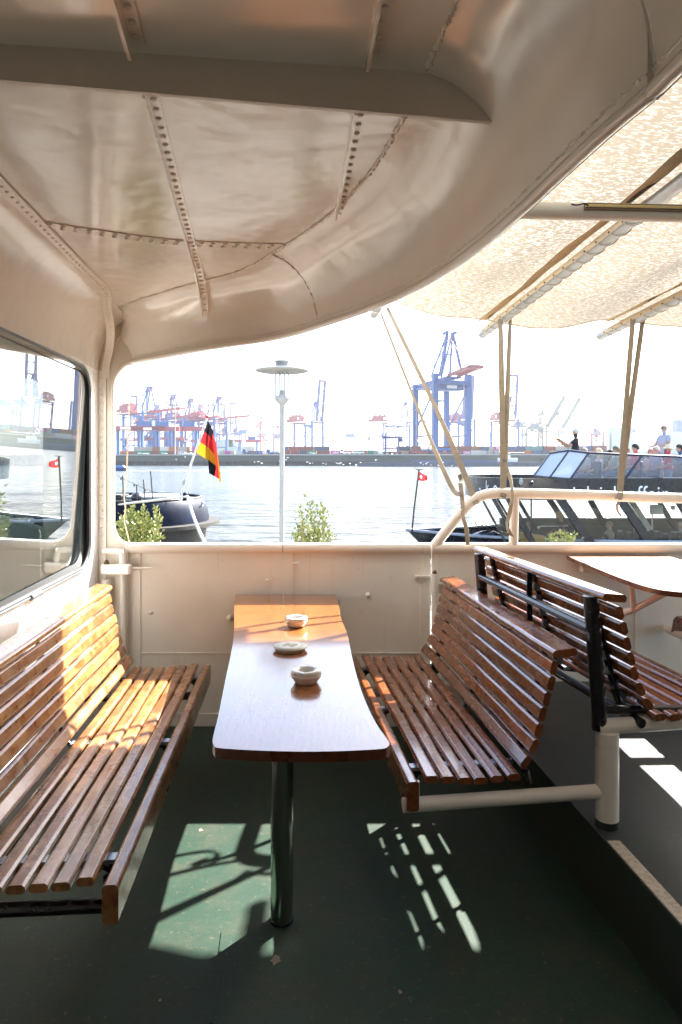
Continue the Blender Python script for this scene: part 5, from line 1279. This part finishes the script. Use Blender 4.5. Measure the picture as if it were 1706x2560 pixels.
    e = b0_ + V((ca, 0, sa)) * boomlen; bar(mb, (e.x, -bw - .6, e.z), (e.x, bw + .6, e.z), 1.8)
    mb.build('boom', boomm, r)
    mb = MB(); tx = 12; mb.box(W(tx, 0, H - 2.5), V((5, 5, 2.4)) * sc, Rm); mb.box(W(tx + 5, 0, H - 4), V((2.5, 2.5, 3)) * sc, Rm)
    for k in range(9): 
        xx = -18 + k * 3.2; mb.tube([W(xx, -4, H - .5), W(xx + 1, -4, H - 4), W(xx + 2.2, -4, H - .5)], .12 * sc, 4)
    bar(mb, (tx - 2, 0, H - 3), (tx - 2, 0, H - 10), .2); bar(mb, (tx + 2, 0, H - 3), (tx + 2, 0, H - 10), .2); mb.box(W(tx, 0, H - 10.5), V((6, 3, 1)) * sc, Rm)
    mb.build('trolley', legm if not twin else M['cr_grey'], r)
    mb = MB()
    for x in (0, 30):
        for y in (-10, 10): mb.box(W(x, y, .8), V((3, 8, 1.8)) * sc, Rm)
    mb.build('bogie', M['quay_low'], r)
    return r
def cl(px, Y): p = P(px, 1150, Y); return V((p.x, Y, QT))
B_, B2, RD, PU, GY = M['cr_blue'], M['cr_blue2'], M['cr_red'], M['cr_purple'], M['cr_grey']
c1 = crane('gantry_crane', 'blue crane with raised violet boom just right of the lamp', B_, RD, PU, True, cl(750, 800), R(-40), .93, 50)
def clone(src, px, Y, rot, label, sc=None):
    c = copy_tree(src); c.location = cl(px, Y); c.rotation_euler.z = rot; c['label'] = label
    if sc: c.scale = (sc,) * 3
    return c
clone(c1, 1143, 770, R(-38), 'blue crane with raised boom right behind the tallest crane')
clone(c1, 1248, 760, R(-38), 'blue crane with raised boom behind the vertical strap by the rail post')
for px, Y, lb in ((536, 1150, 'leftmost of three distant cranes with raised booms right of the flag'), (562, 1140, 'middle one of three distant cranes with raised booms right of the flag'), (590, 1120, 'rightmost of three distant cranes with raised booms, left of the lamp')):
    clone(c1, px, Y, R(-48), lb)
c2 = crane('gantry_crane', 'blue crane with lowered boom between the lamp and the tallest crane', B_, RD, RD, False, cl(962, 800), R(-14), .93, 42)
for px, Y, rt, lb in ((330, 640, -22, 'leftmost blue and red crane with lowered boom beside the rope'), (395, 720, -24, 'second blue and red crane with lowered boom, behind the tall thin light mast'), (440, 760, -24, 'third blue and red crane with lowered boom, midway to the flag'), (505, 740, -20, 'blue and red crane with lowered boom right behind the flag')):
    clone(c2, px, Y, R(rt), lb)
clone(c2, 468, 840, R(-24), 'faint blue and red crane with lowered boom, half hidden by the flag staff'); clone(c2, 362, 850, R(-24), 'faint blue and red crane behind the second lowered boom crane'); clone(c1, 352, 1000, R(-50), 'single raised boom standing behind the lowered boom cranes at the left')
clone(c2, 970, 1350, R(-14), 'tiny faint crane seen through the legs of the lowered boom crane')
c3 = crane('gantry_crane', 'small red crane with boom pointing left, between the lamp and the small ship', RD, B2, B2, False, cl(868, 1150), R(176), .78, 44)
clone(c3, 665, 1150, R(176), 'small red crane right behind the lamp pole')
clone(c3, 618, 1000, R(174), 'small red crane with pale boom left of the lamp pole')
c4 = crane('gantry_crane', 'distant red crane with raised slender boom behind the lamp pole', RD, B2, RD, True, cl(686, 1200), R(186), .8, 50, upang=97)
clone(c4, 1320, 1150, R(188), 'distant red crane with raised slender boom beside the grey crane')
# the tallest crane: blue portal with a lowered red boom coming towards the river
big = crane('gantry_crane', 'tallest blue crane with wide portal and red boom, behind the slanting strap', B_, B_, RD, 2.5, cl(1078, 462), R(-75), 1.13, 27, twin=True, house=False, lw=1.4)
# grey cranes with two tilted booms
crane('gantry_crane', 'pale grey crane with steeply tilted boom, left one of the grey pair', GY, GY, GY, True, cl(1312, 820), R(-32), .80, 52, upang=60, group='grey container cranes')
crane('gantry_crane', 'pale grey crane with steeply tilted boom, right one of the grey pair', GY, GY, GY, True, cl(1352, 800), R(-32), .76, 52, upang=60, group='grey container cranes')
fr_ = crane('gantry_crane', 'faint red crane above the photographing man to his right', RD, B2, B2, False, cl(1490, 900), R(-105), .72, 30)
clone(fr_, 1566, 900, R(-100), 'faint red crane behind the strap at the right')
# yard gantries at the left
def yard(label, px, Y, span, h, legw=2.0, proto=[]):
    loc = cl(px, Y)
    if proto:
        c = copy_tree(proto[0]); c.location = loc; c['label'] = label; c.scale = (span / 30, 1, h / 20); return c
    r = thing('yard_crane', loc, label, 'crane', 'red and blue yard cranes'); proto.append(r)
    for x in (0, 30):
        for y in (-4, 4): mb = MB(); mb.beam(loc + V((x, y, 0)), loc + V((x, y, 20)), 2.2, 2.0); mb.build('leg', B_, r)
    mb = MB(); mb.box(loc + V((15, -3, 21)), (46, 2, 3.4)); mb.box(loc + V((15, 3, 21)), (46, 2, 3.4)); mb.build('girder', RD, r)
    mb = MB(); mb.box(loc + V((8, -4.1, 21)), (8, .2, 2)); mb.build('girder_sign', M['cr_white'], r)
    mb = MB(); mb.box(loc + V((22, 0, 24.5)), (12, 8, 3.6)); mb.build('trolley', B_, r)
    return r
for px, Y, sp, h, lb in ((292, 520, 24, 20, 'leftmost red beamed yard crane by the corner pillar'), (352, 520, 24, 19.5, 'red beamed yard crane above the long green container'), (430, 530, 20, 20, 'red beamed yard crane just left of the flag staff'), (380, 700, 26, 18, 'smaller yard crane in the second row behind the light mast'), (312, 700, 26, 17, 'smaller yard crane in the second row near the rope'), (600, 640, 16, 14, 'low yard crane with red beam between flag and lamp'), (455, 720, 26, 16, 'smaller yard crane half behind the flag')):
    yard(lb, px, Y, sp, h)
# containers
CC_ = dict(orange=(.55, .16, .05), green=(.03, .27, .13), red=(.33, .06, .05), maroon=(.22, .05, .055), white=(.68, .68, .64), grey=(.42, .42, .38), blue=(.05, .12, .30), navy=(.035, .06, .16), magenta=(.55, .05, .30), brown=(.25, .11, .07), tan=(.50, .36, .22), teal=(.12, .30, .33))
CM = {k: simple('container_' + k, tuple(c * .62 for c in v), .6, dirt=.3, dscale=.4) for k, v in CC_.items()}
CPX = []
def landmark(px):
    L_ = [(285, 'the corner pillar'), (440, 'the light mast'), (520, 'the flag'), (705, 'the lamp'), (850, 'the small red crane'), (985, 'the lowered boom crane'), (1092, 'the tallest crane'), (1258, 'the upright strap'), (1330, 'the photographing man')]
    b = min(L_, key=lambda q_: abs(q_[0] - px)); d = px - b[0]
    return ('below ' if abs(d) < 9 else 'left of ' if d < 0 else 'right of ') + b[1]
CONT = []
def containers(x0, Yoff, tiers, kpx):
    """tiers from the ground up: list of (colour, width in px, text)"""
    for t, row in enumerate(tiers):
        x = x0 + (row[0] if isinstance(row[0], (int, float)) else 0); row = row[1:] if isinstance(row[0], (int, float)) else row
        for it in row:
            colr, wpx = it[0], it[1]; txt = it[2] if len(it) > 2 else None
            if colr: CONT.append((colr, x, wpx, t, Yoff, txt))
            x += wpx
containers(283, 34, [[('orange', 38, 'Hapag-Lloyd'), ('green', 44, 'l'), ('red', 23), ('green', 24, 'l'), ('red', 23), ('white', 24), ('maroon', 24), ('red', 20)], [38, ('grey', 48), ('brown', 20), ('white', 23), ('orange', 24), ('grey', 24), ('orange', 8), (None, 6), ('magenta', 14), ('maroon', 18)]], 1)
containers(545, 30, [[('grey', 13), ('magenta', 14), ('grey', 12), (None, 6), ('white', 28), ('brown', 22), ('blue', 16), (None, 6), ('white', 34), (None, 4), ('orange', 4), ('red', 22), ('red', 22), ('navy', 22), ('green', 22, 'l'), ('maroon', 34), ('magenta', 28, 'ONE'), ('magenta', 14), ('orange', 14), ('grey', 16), ('grey', 12), ('orange', 9), ('green', 16), ('grey', 10)], [62, ('white', 14), ('white', 14), (None, 66), ('blue', 20), ('red', 22), ('maroon', 42), ('navy', 40)]], 1)
containers(990, 30, [[('tan', 30), ('maroon', 20), ('red', 24), ('brown', 22), ('red', 18), ('white', 8), ('maroon', 40), ('magenta', 18, 'ONE'), ('white', 40), ('grey', 16), ('grey', 12), ('maroon', 14), ('orange', 12), ('maroon', 16), ('navy', 16), ('orange', 22), ('blue', 22), ('navy', 16), ('orange', 18), ('maroon', 20), ('blue', 24), ('grey', 30), ('red', 24), ('navy', 20), ('orange', 22), ('maroon', 30)], [0, ('navy', 36), ('maroon', 24), (None, 40), ('maroon', 40), ('maroon', 40), ('brown', 26), ('blue', 18), ('grey', 12), ('magenta', 26, 'ONE'), ('blue', 30), ('navy', 18), ('teal', 44), ('maroon', 28), ('grey', 30), ('teal', 26), ('blue', 30), ('maroon', 34)]], 1)
CONT.sort(key=lambda c: c[1])
seen = {}
for colr, x, wpx, t, Yoff, txt in CONT:
    Yc = 405 + Yoff; 
    p0, p1 = P(x + .4, 1150, Yc), P(x + wpx - .4, 1150, Yc); Lc = p1.x - p0.x; hz = 2.75
    z0 = QT + .06 + t * (hz + .02); yb_ = quayY(p0.x) + Yoff
    lm = landmark(x + wpx / 2); base = f"{colr} shipping container {'on top of the stack' if t else 'in the bottom row'} {lm}"
    seen.setdefault(base, []).append(None); kk = len(seen[base])
    ordw = ['', ', second from left', ', third from left', ', fourth from left', ', fifth from left', ', sixth from left'][min(kk - 1, 5)]
    o = None
    mb = MB(); mb.box((0, 0, hz / 2), (Lc, 2.4, hz))
    nrb = max(4, int(Lc / .9))
    for k in range(nrb): mb.box((-Lc / 2 + (k + .5) * Lc / nrb, -1.22, hz / 2), (Lc / nrb * .5, .06, hz - .4))
    for sx_ in (-1, 1): mb.box((sx_ * (Lc / 2 - .08), -1.24, hz / 2), (.16, .1, hz))
    o = mb.build('shipping_container', CM[colr], origin=(0, 0, 0))
    c = ((p0.x + p1.x) / 2, yb_ + (405 + Yoff - yb_) * 0, z0); o.location = c; ORG[o.name] = V((0, 0, 0))
    tag(o, base + ordw, 'container', 'containers stacked on the far quay')
    if txt == 'l':
        mb = MB(); mb.box((-Lc * .18, -1.27, hz * .5), (Lc * .25, .02, .5)); mb.box((Lc * .2, -1.27, hz * .42), (Lc * .4, .02, .7)); mb.build('white_lettering', M['letter'], o)
    elif txt:
        text_mesh(txt, 1.9 if txt == 'ONE' else 1.35, M['letter'] if txt == 'ONE' else CM['navy'], 'lettering', face_M((0, -1.28, hz * .28), (1, 0, 0), (0, 0, 1)), o, .01, 1.0, 1.0, 'CENTER')
# two white cars, straddle carrier, trucks
def car(px, label):
    Y = 411; p = P(px, 0, Y); c = V((p.x, quayY(p.x) + 5, QT + .06)); r = thing('parked_car', c, label, 'car', 'white cars on the quay edge')
    mb = MB(); mb.prism([c + V(q_) for q_ in ((-2.1, -.85, .3), (2.1, -.85, .3), (2.15, -.85, .85), (1.3, -.85, 1.0), (.7, -.85, 1.5), (-1.2, -.85, 1.5), (-2.05, -.85, .95))], (0, 1.7, 0)); mb.build('body', M['cr_white'], r, bevel=.1)
    mb = MB(); mb.prism([c + V(q_) for q_ in ((-1.6, -.87, .98), (1.1, -.87, 1.0), (.65, -.87, 1.42), (-1.15, -.87, 1.42))], (0, 1.74, 0)); mb.build('window', M['dark_rubber'], r)
    for x in (-1.3, 1.35): mb = MB(); mb.lathe([(0, -.9), (.32, -.9), (.32, .9), (0, .9)], c + V((x, 0, .32)), 14, axis=(0, 1, 0)); mb.build('wheel', M['dark_rubber'], r)
car(452, 'white car on the quay edge, left of a second white car'); car(466, 'white car on the quay edge nearest the flag')
def carrier(px, label, Y=409):
    p = P(px, 0, Y); c = V((p.x, quayY(p.x) + 6, QT + .06)); r = thing('straddle_carrier', c, label, 'carrier')
    for x in (-4, 4):
        for y in (-2, 2): mb = MB(); mb.beam(c + V((x, y, .5)), c + V((x, y, 10.5)), .7, .7); mb.build('leg', B_, r)
    mb = MB(); mb.box(c + V((0, 0, 10.3)), (12, 5, 1.2)); mb.box(c + V((5, 0, 8.6)), (2, 2, 2)); mb.build('top_frame', M['cr_purple'], r)
    mb = MB(); mb.box(c + V((0, -2, 1.3)), (11, .8, .9)); mb.box(c + V((0, 2, 1.3)), (11, .8, .9)); mb.box(c + V((0, 0, 4)), (9, 3, .6)); mb.build('side_frame', RD, r)
    for x in (-4.5, -1.5, 1.5, 4.5): mb = MB(); mb.lathe([(0, -2.4), (.75, -2.4), (.75, -1.6), (0, -1.6)], c + V((x, 0, .75)), 12, axis=(0, 1, 0)); mb.build('wheel', M['dark_rubber'], r)
carrier(980, 'red and blue straddle carrier in front of the lowered boom crane')
def trailer(px, wpx, label, colr='cr_red', Y=408):
    p = P(px, 0, Y); c = V((p.x, quayY(p.x) + 4, QT + .06)); Lx = wpx * Y / F; r = thing('yard_truck', c, label, 'truck', 'yard trucks on the quay')
    mb = MB(); mb.box(c + V((0, 0, 1.2)), (Lx, 2.4, .5)); mb.box(c + V((-Lx * .2, 0, .8)), (Lx * .3, 2, .5)); mb.build('chassis', M[colr], r, bevel=.05)
    mb = MB(); mb.box(c + V((-Lx / 2 + 1.1, 0, 2.2)), (2.0, 2.3, 2.2)); mb.build('cab', M[colr], r, bevel=.15)
    mb = MB(); mb.box(c + V((-Lx / 2 + 1.1, -1.16, 2.6)), (1.4, .04, .9)); mb.build('window', M['dark_rubber'], r)
    for k in range(5): mb = MB(); mb.lathe([(0, -1.2), (.5, -1.2), (.5, 1.2), (0, 1.2)], c + V((-Lx / 2 + 1.3 + k * (Lx - 2.4) / 4, 0, .5)), 10, axis=(0, 1, 0)); mb.build('wheel', M['dark_rubber'], r)
for px, wpx, lb, cm in ((1050, 40, 'red yard truck left of the tallest crane base', 'cr_red'), (1100, 44, 'red yard truck under the tallest crane', 'cr_red'), (1140, 30, 'red yard truck at the right foot of the tallest crane', 'cr_red'), (625, 44, 'dark blue trailer chassis left of the lamp', 'cr_blue'), (683, 36, 'dark blue trailer chassis hidden by the lamp pole', 'cr_blue'), (880, 60, 'long white trailer right of the small red crane', 'cr_white'), (1270, 60, 'long white trailer at the foot of the upright strap', 'cr_white')): trailer(px, wpx, lb, cm)
# light masts and wind turbines
M['mast'] = simple('mast_grey', (.25, .22, .24), .6)
def mast(px, ytop, Y, label, arm=True):
    b = cl(px, Y); t = P(px, ytop, Y); r = thing('light_mast', b, label, 'mast', 'tall light masts of the terminal')
    mb = MB(); mb.tube([b, t], [.55, .3], 8); mb.build('pole', M['mast'], r)
    mb = MB(); mb.box(t, (8 if arm else 3, 1, .7)); mb.build('lamp_head', M['mast'], r)
for px, yt, Y, lb in ((438, 1013, 430, 'tall thin light mast in front of the cranes left of the flag'), (684, 1066, 430, 'thin light mast just left of the lamp pole'), (1041, 1024, 440, 'thin light mast left of the tallest crane'), (1225, 1080, 600, 'faint light mast between the two raised boom cranes'), (1208, 1090, 800, 'faintest light mast left of the upright strap'), (288, 1030, 500, 'light mast at the corner pillar edge'), (880, 1095, 700, 'short faint mast right of the small red crane')): mast(px, yt, Y, lb)
M['turb'] = simple('turbine_pale', (.3, .32, .35), .5)
def turbine(px, yh, Y, bl, a0, label):
    h = P(px, yh, Y); b = cl(px, Y); r = thing('wind_turbine', b, label, 'turbine', 'distant wind turbines')
    mb = MB(); mb.tube([b, h], [2.2, 1.4], 10); mb.build('tower', M['turb'], r)
    mb = MB(); mb.box(h + V((2, 0, 0)), (9, 4, 4)); mb.build('nacelle', M['turb'], r)
    for k in range(3):
        a = R(a0 + 120 * k); mb = MB(); e = h + V((math.cos(a) * bl, -3, math.sin(a) * bl)); mb.tube([h + V((0, -3, 0)), e], [1.6, .4], 6); mb.build('blade', M['turb'], r)
turbine(642, 1065, 1500, 30, 62, 'wind turbine left of the lamp with one blade up right'); turbine(914, 1071, 1500, 30, 92, 'wind turbine between the lamp and the lowered boom crane'); turbine(1405, 1080, 1500, 24, 90, 'wind turbine right of the photographing man'); turbine(1681, 1061, 1400, 28, 95, 'wind turbine at the right edge behind the standing man')
# ships and boats on the river
M['ship_w'] = simple('ship_superstructure', (.60, .63, .60), .6); M['ship_g'] = simple('ship_green_grey', (.30, .42, .38), .7)
def ship(px, Y, label, blocks, sc=1.0):
    b = cl(px, Y); r = thing('cargo_ship', b, label, 'ship')
    for nm, dx0, dx1, z0, z1, m in blocks: mb = MB(); mb.box(b + V(((dx0 + dx1) / 2, 0, (z0 + z1) / 2)), (dx1 - dx0, 12, z1 - z0)); mb.build(nm, m, r, bevel=.4)
    return r
k9 = 700 / F
ship(905, 700, 'small white ship superstructure between containers and wind turbine', [('hull', -6, 30, 0, 6, M['ship_g']), ('superstructure', -4, 14, 6, 12, M['ship_w']), ('bridge', -2, 8, 12, 17, M['ship_w']), ('mast', 2, 3, 17, 24, M['ship_w']), ('funnel', 6, 9, 17, 21, M['mast'])])
ship(600, 900, 'pale green loaded container ship behind the flag and lamp', [('hull', -28, 22, 0, 14, M['ship_g']), ('deck_cargo', -26, -4, 14, 24, M['ship_g']), ('superstructure', -14, -8, 14, 30, M['ship_w']), ('deck_cargo', -2, 20, 14, 19, M['ship_w'])])
b = ship(1535, 900, 'loaded container ship beyond the tour boat at the right', [('hull', -40, 110, 0, 8, M['ship_g']), ('deck_cargo', -32, -8, 8, 32, M['ship_w']), ('deck_cargo', -5, 22, 8, 40, M['ship_g']), ('deck_cargo', 25, 60, 8, 20, M['ship_w']), ('deck_cargo', 66, 90, 8, 34, M['ship_g']), ('funnel', 80, 92, 34, 50, M['cr_blue2']), ('mast', 98, 101, 34, 48, M['cr_blue2']), ('deck_cargo', 95, 125, 8, 26, M['ship_w'])])
bY = 350
M['barge_blue'] = simple('barge_blue', (.04, .09, .26), .5, dirt=.3, dscale=.3); M['barge_dark'] = simple('barge_hull', (.06, .08, .12), .5, dirt=.4, dscale=.3)
r = thing('barge', P(1100, 1166, bY), 'long low blue barge along the quay wall', 'barge')
x0_, x1_ = P(890, 0, bY).x, P(1352, 0, bY).x; z1_ = HC - (1155 - 1150) * bY / F
mb = MB(); mb.prism([(x0_, bY + 5, z1_ - .6), (x0_ + 12, bY, z1_), (x1_, bY, z1_), (x1_, bY + 10, z1_), (x0_ + 12, bY + 10, z1_)], (0, 0, -(z1_ - WZ) - .3)); mb.build('hull', M['barge_dark'], r)
mb = MB(); mb.box(((x0_ + 30 + P(1240, 0, bY).x) / 2, bY + 5, z1_ + .3), (P(1240, 0, bY).x - x0_ - 30, 8, .7)); mb.build('hatch_cover', M['barge_blue'], r)
mb = MB(); c = P(1275, 1155, bY); mb.box((c.x, bY + 5, z1_ + .9), (9, 6, 2.2)); mb.box((c.x - 1, bY + 5, z1_ + 2.6), (4, 4, 1.5)); mb.build('wheelhouse', M['cr_white'], r, bevel=.2)
mY = 215; c = P(296, 1174, mY); r = thing('motorboat', V((c.x, mY, WZ)), 'small blue motorboat on the water at the corner pillar', 'boat')
mb = MB(); 
def mh(u, v):
    x = -3.5 + 6.2 * u; wv = 1.1 * (1 - max(0, -(x + 1.6) / 2.4) ** 2 if x < -1.6 else 1); a = R(180 * v); return V((c.x + x, mY - wv * math.cos(a), WZ + .95 - 1.15 * math.sin(a) ** .7 + (.15 if x < -2 else 0)))
mb.grid(mh, 14, 8); mb.build('hull', M['barge_blue'], r)
mb = MB(); mb.prism([(c.x - 2.4, mY - .9, WZ + .95), (c.x - 2.0, mY - .9, WZ + 1.7), (c.x + 1.6, mY - .9, WZ + 1.75), (c.x + 2.4, mY - .9, WZ + 1.0)], (0, 1.8, 0)); mb.build('canopy', simple('canopy_blue', (.10, .22, .5), .6), r, bevel=.15)
mb = MB(); mb.box((c.x + 2.6, mY, WZ + .4), (.4, .4, .8)); mb.build('outboard_motor', M['dark_rubber'], r)
M['foam'] = simple('wake_foam', (.62, .64, .64), .6, dirt=.7, dscale=.8, dcol=(.25, .27, .27))
mb = MB(); w0 = V((c.x + 2.2, mY, WZ + .02))
def wk(u, v): return w0 + V((34 * u, -2.2 * u - (v - .5) * (.5 + 1.3 * math.sin(u * 9) ** 2 * .6 + .4 * u) , .05 + .10 * math.sin(v * math.pi)))
mb.grid(wk, 40, 4); tag(mb.build('wake', M['foam']), 'white wake trailing behind the blue motorboat', kind='stuff')
# gulls
M['gull'] = simple('gull_white', (.8, .8, .78), .7)
rg = random.Random(11)
gp_ = [(700, 1155), (715, 1151), (775, 1160), (768, 1157), (808, 1160), (815, 1162), (843, 1160), (849, 1161), (853, 1159), (859, 1163), (876, 1161), (891, 1164), (637, 1157), (646, 1156), (720, 1146), (940, 1152), (1052, 1159), (1058, 1163), (1066, 1161), (1070, 1158), (1078, 1164), (1097, 1165), (1108, 1158), (1130, 1166), (890, 1172), (902, 1158), (463, 1144), (441, 1150), (655, 1160), (782, 1159)]
def gull_tree():
    r = thing('gull', (0, 0, 0), 'small white gull floating or flying low by the far quay', 'gull', 'white gulls by the far quay')
    mb = MB(); mb.ball((0, 0, .2), (.35, .16, .15), seg=8); mb.ball((-.33, 0, .36), (.12, .09, .1), seg=6); mb.tube([(-.42, 0, .35), (-.55, 0, .33)], [.03, .01], 5); mb.build('body', M['gull'], r)
    for s_ in (-1, 1): mb = MB(); mb.add([(-.15, .1 * s_, .26), (.15, .1 * s_, .26), (.1, .55 * s_, .48), (.12, .95 * s_, .38), (-.08, .55 * s_, .5)], [(0, 1, 2, 4), (4, 2, 3)]); mb.build('wing', M['gull'], r)
    return r
g0 = gull_tree()
for i, (px, py) in enumerate(gp_):
    g = g0 if i == 0 else copy_tree(g0); p = P(px, py, rg.uniform(250, 320)); p.z = max(p.z, WZ + .05); g.location = p; g.rotation_euler.z = rg.uniform(0, 6.28)

# ================================================================== HAZE
m, nt, out = nodes('river_haze'); pv = N(nt, 'ShaderNodeVolumePrincipled'); pv.inputs['Color'].default_value = (.90, .94, 1, 1); pv.inputs['Density'].default_value = HAZE_D; pv.inputs['Anisotropy'].default_value = .3
L(nt, pv.outputs[0], out.inputs['Volume'])
mb = MB(); mb.box((150, 1290, 60), (3700, 2680, 126))
tag(mb.build('haze', m), 'pale summer haze over the river', kind='stuff')
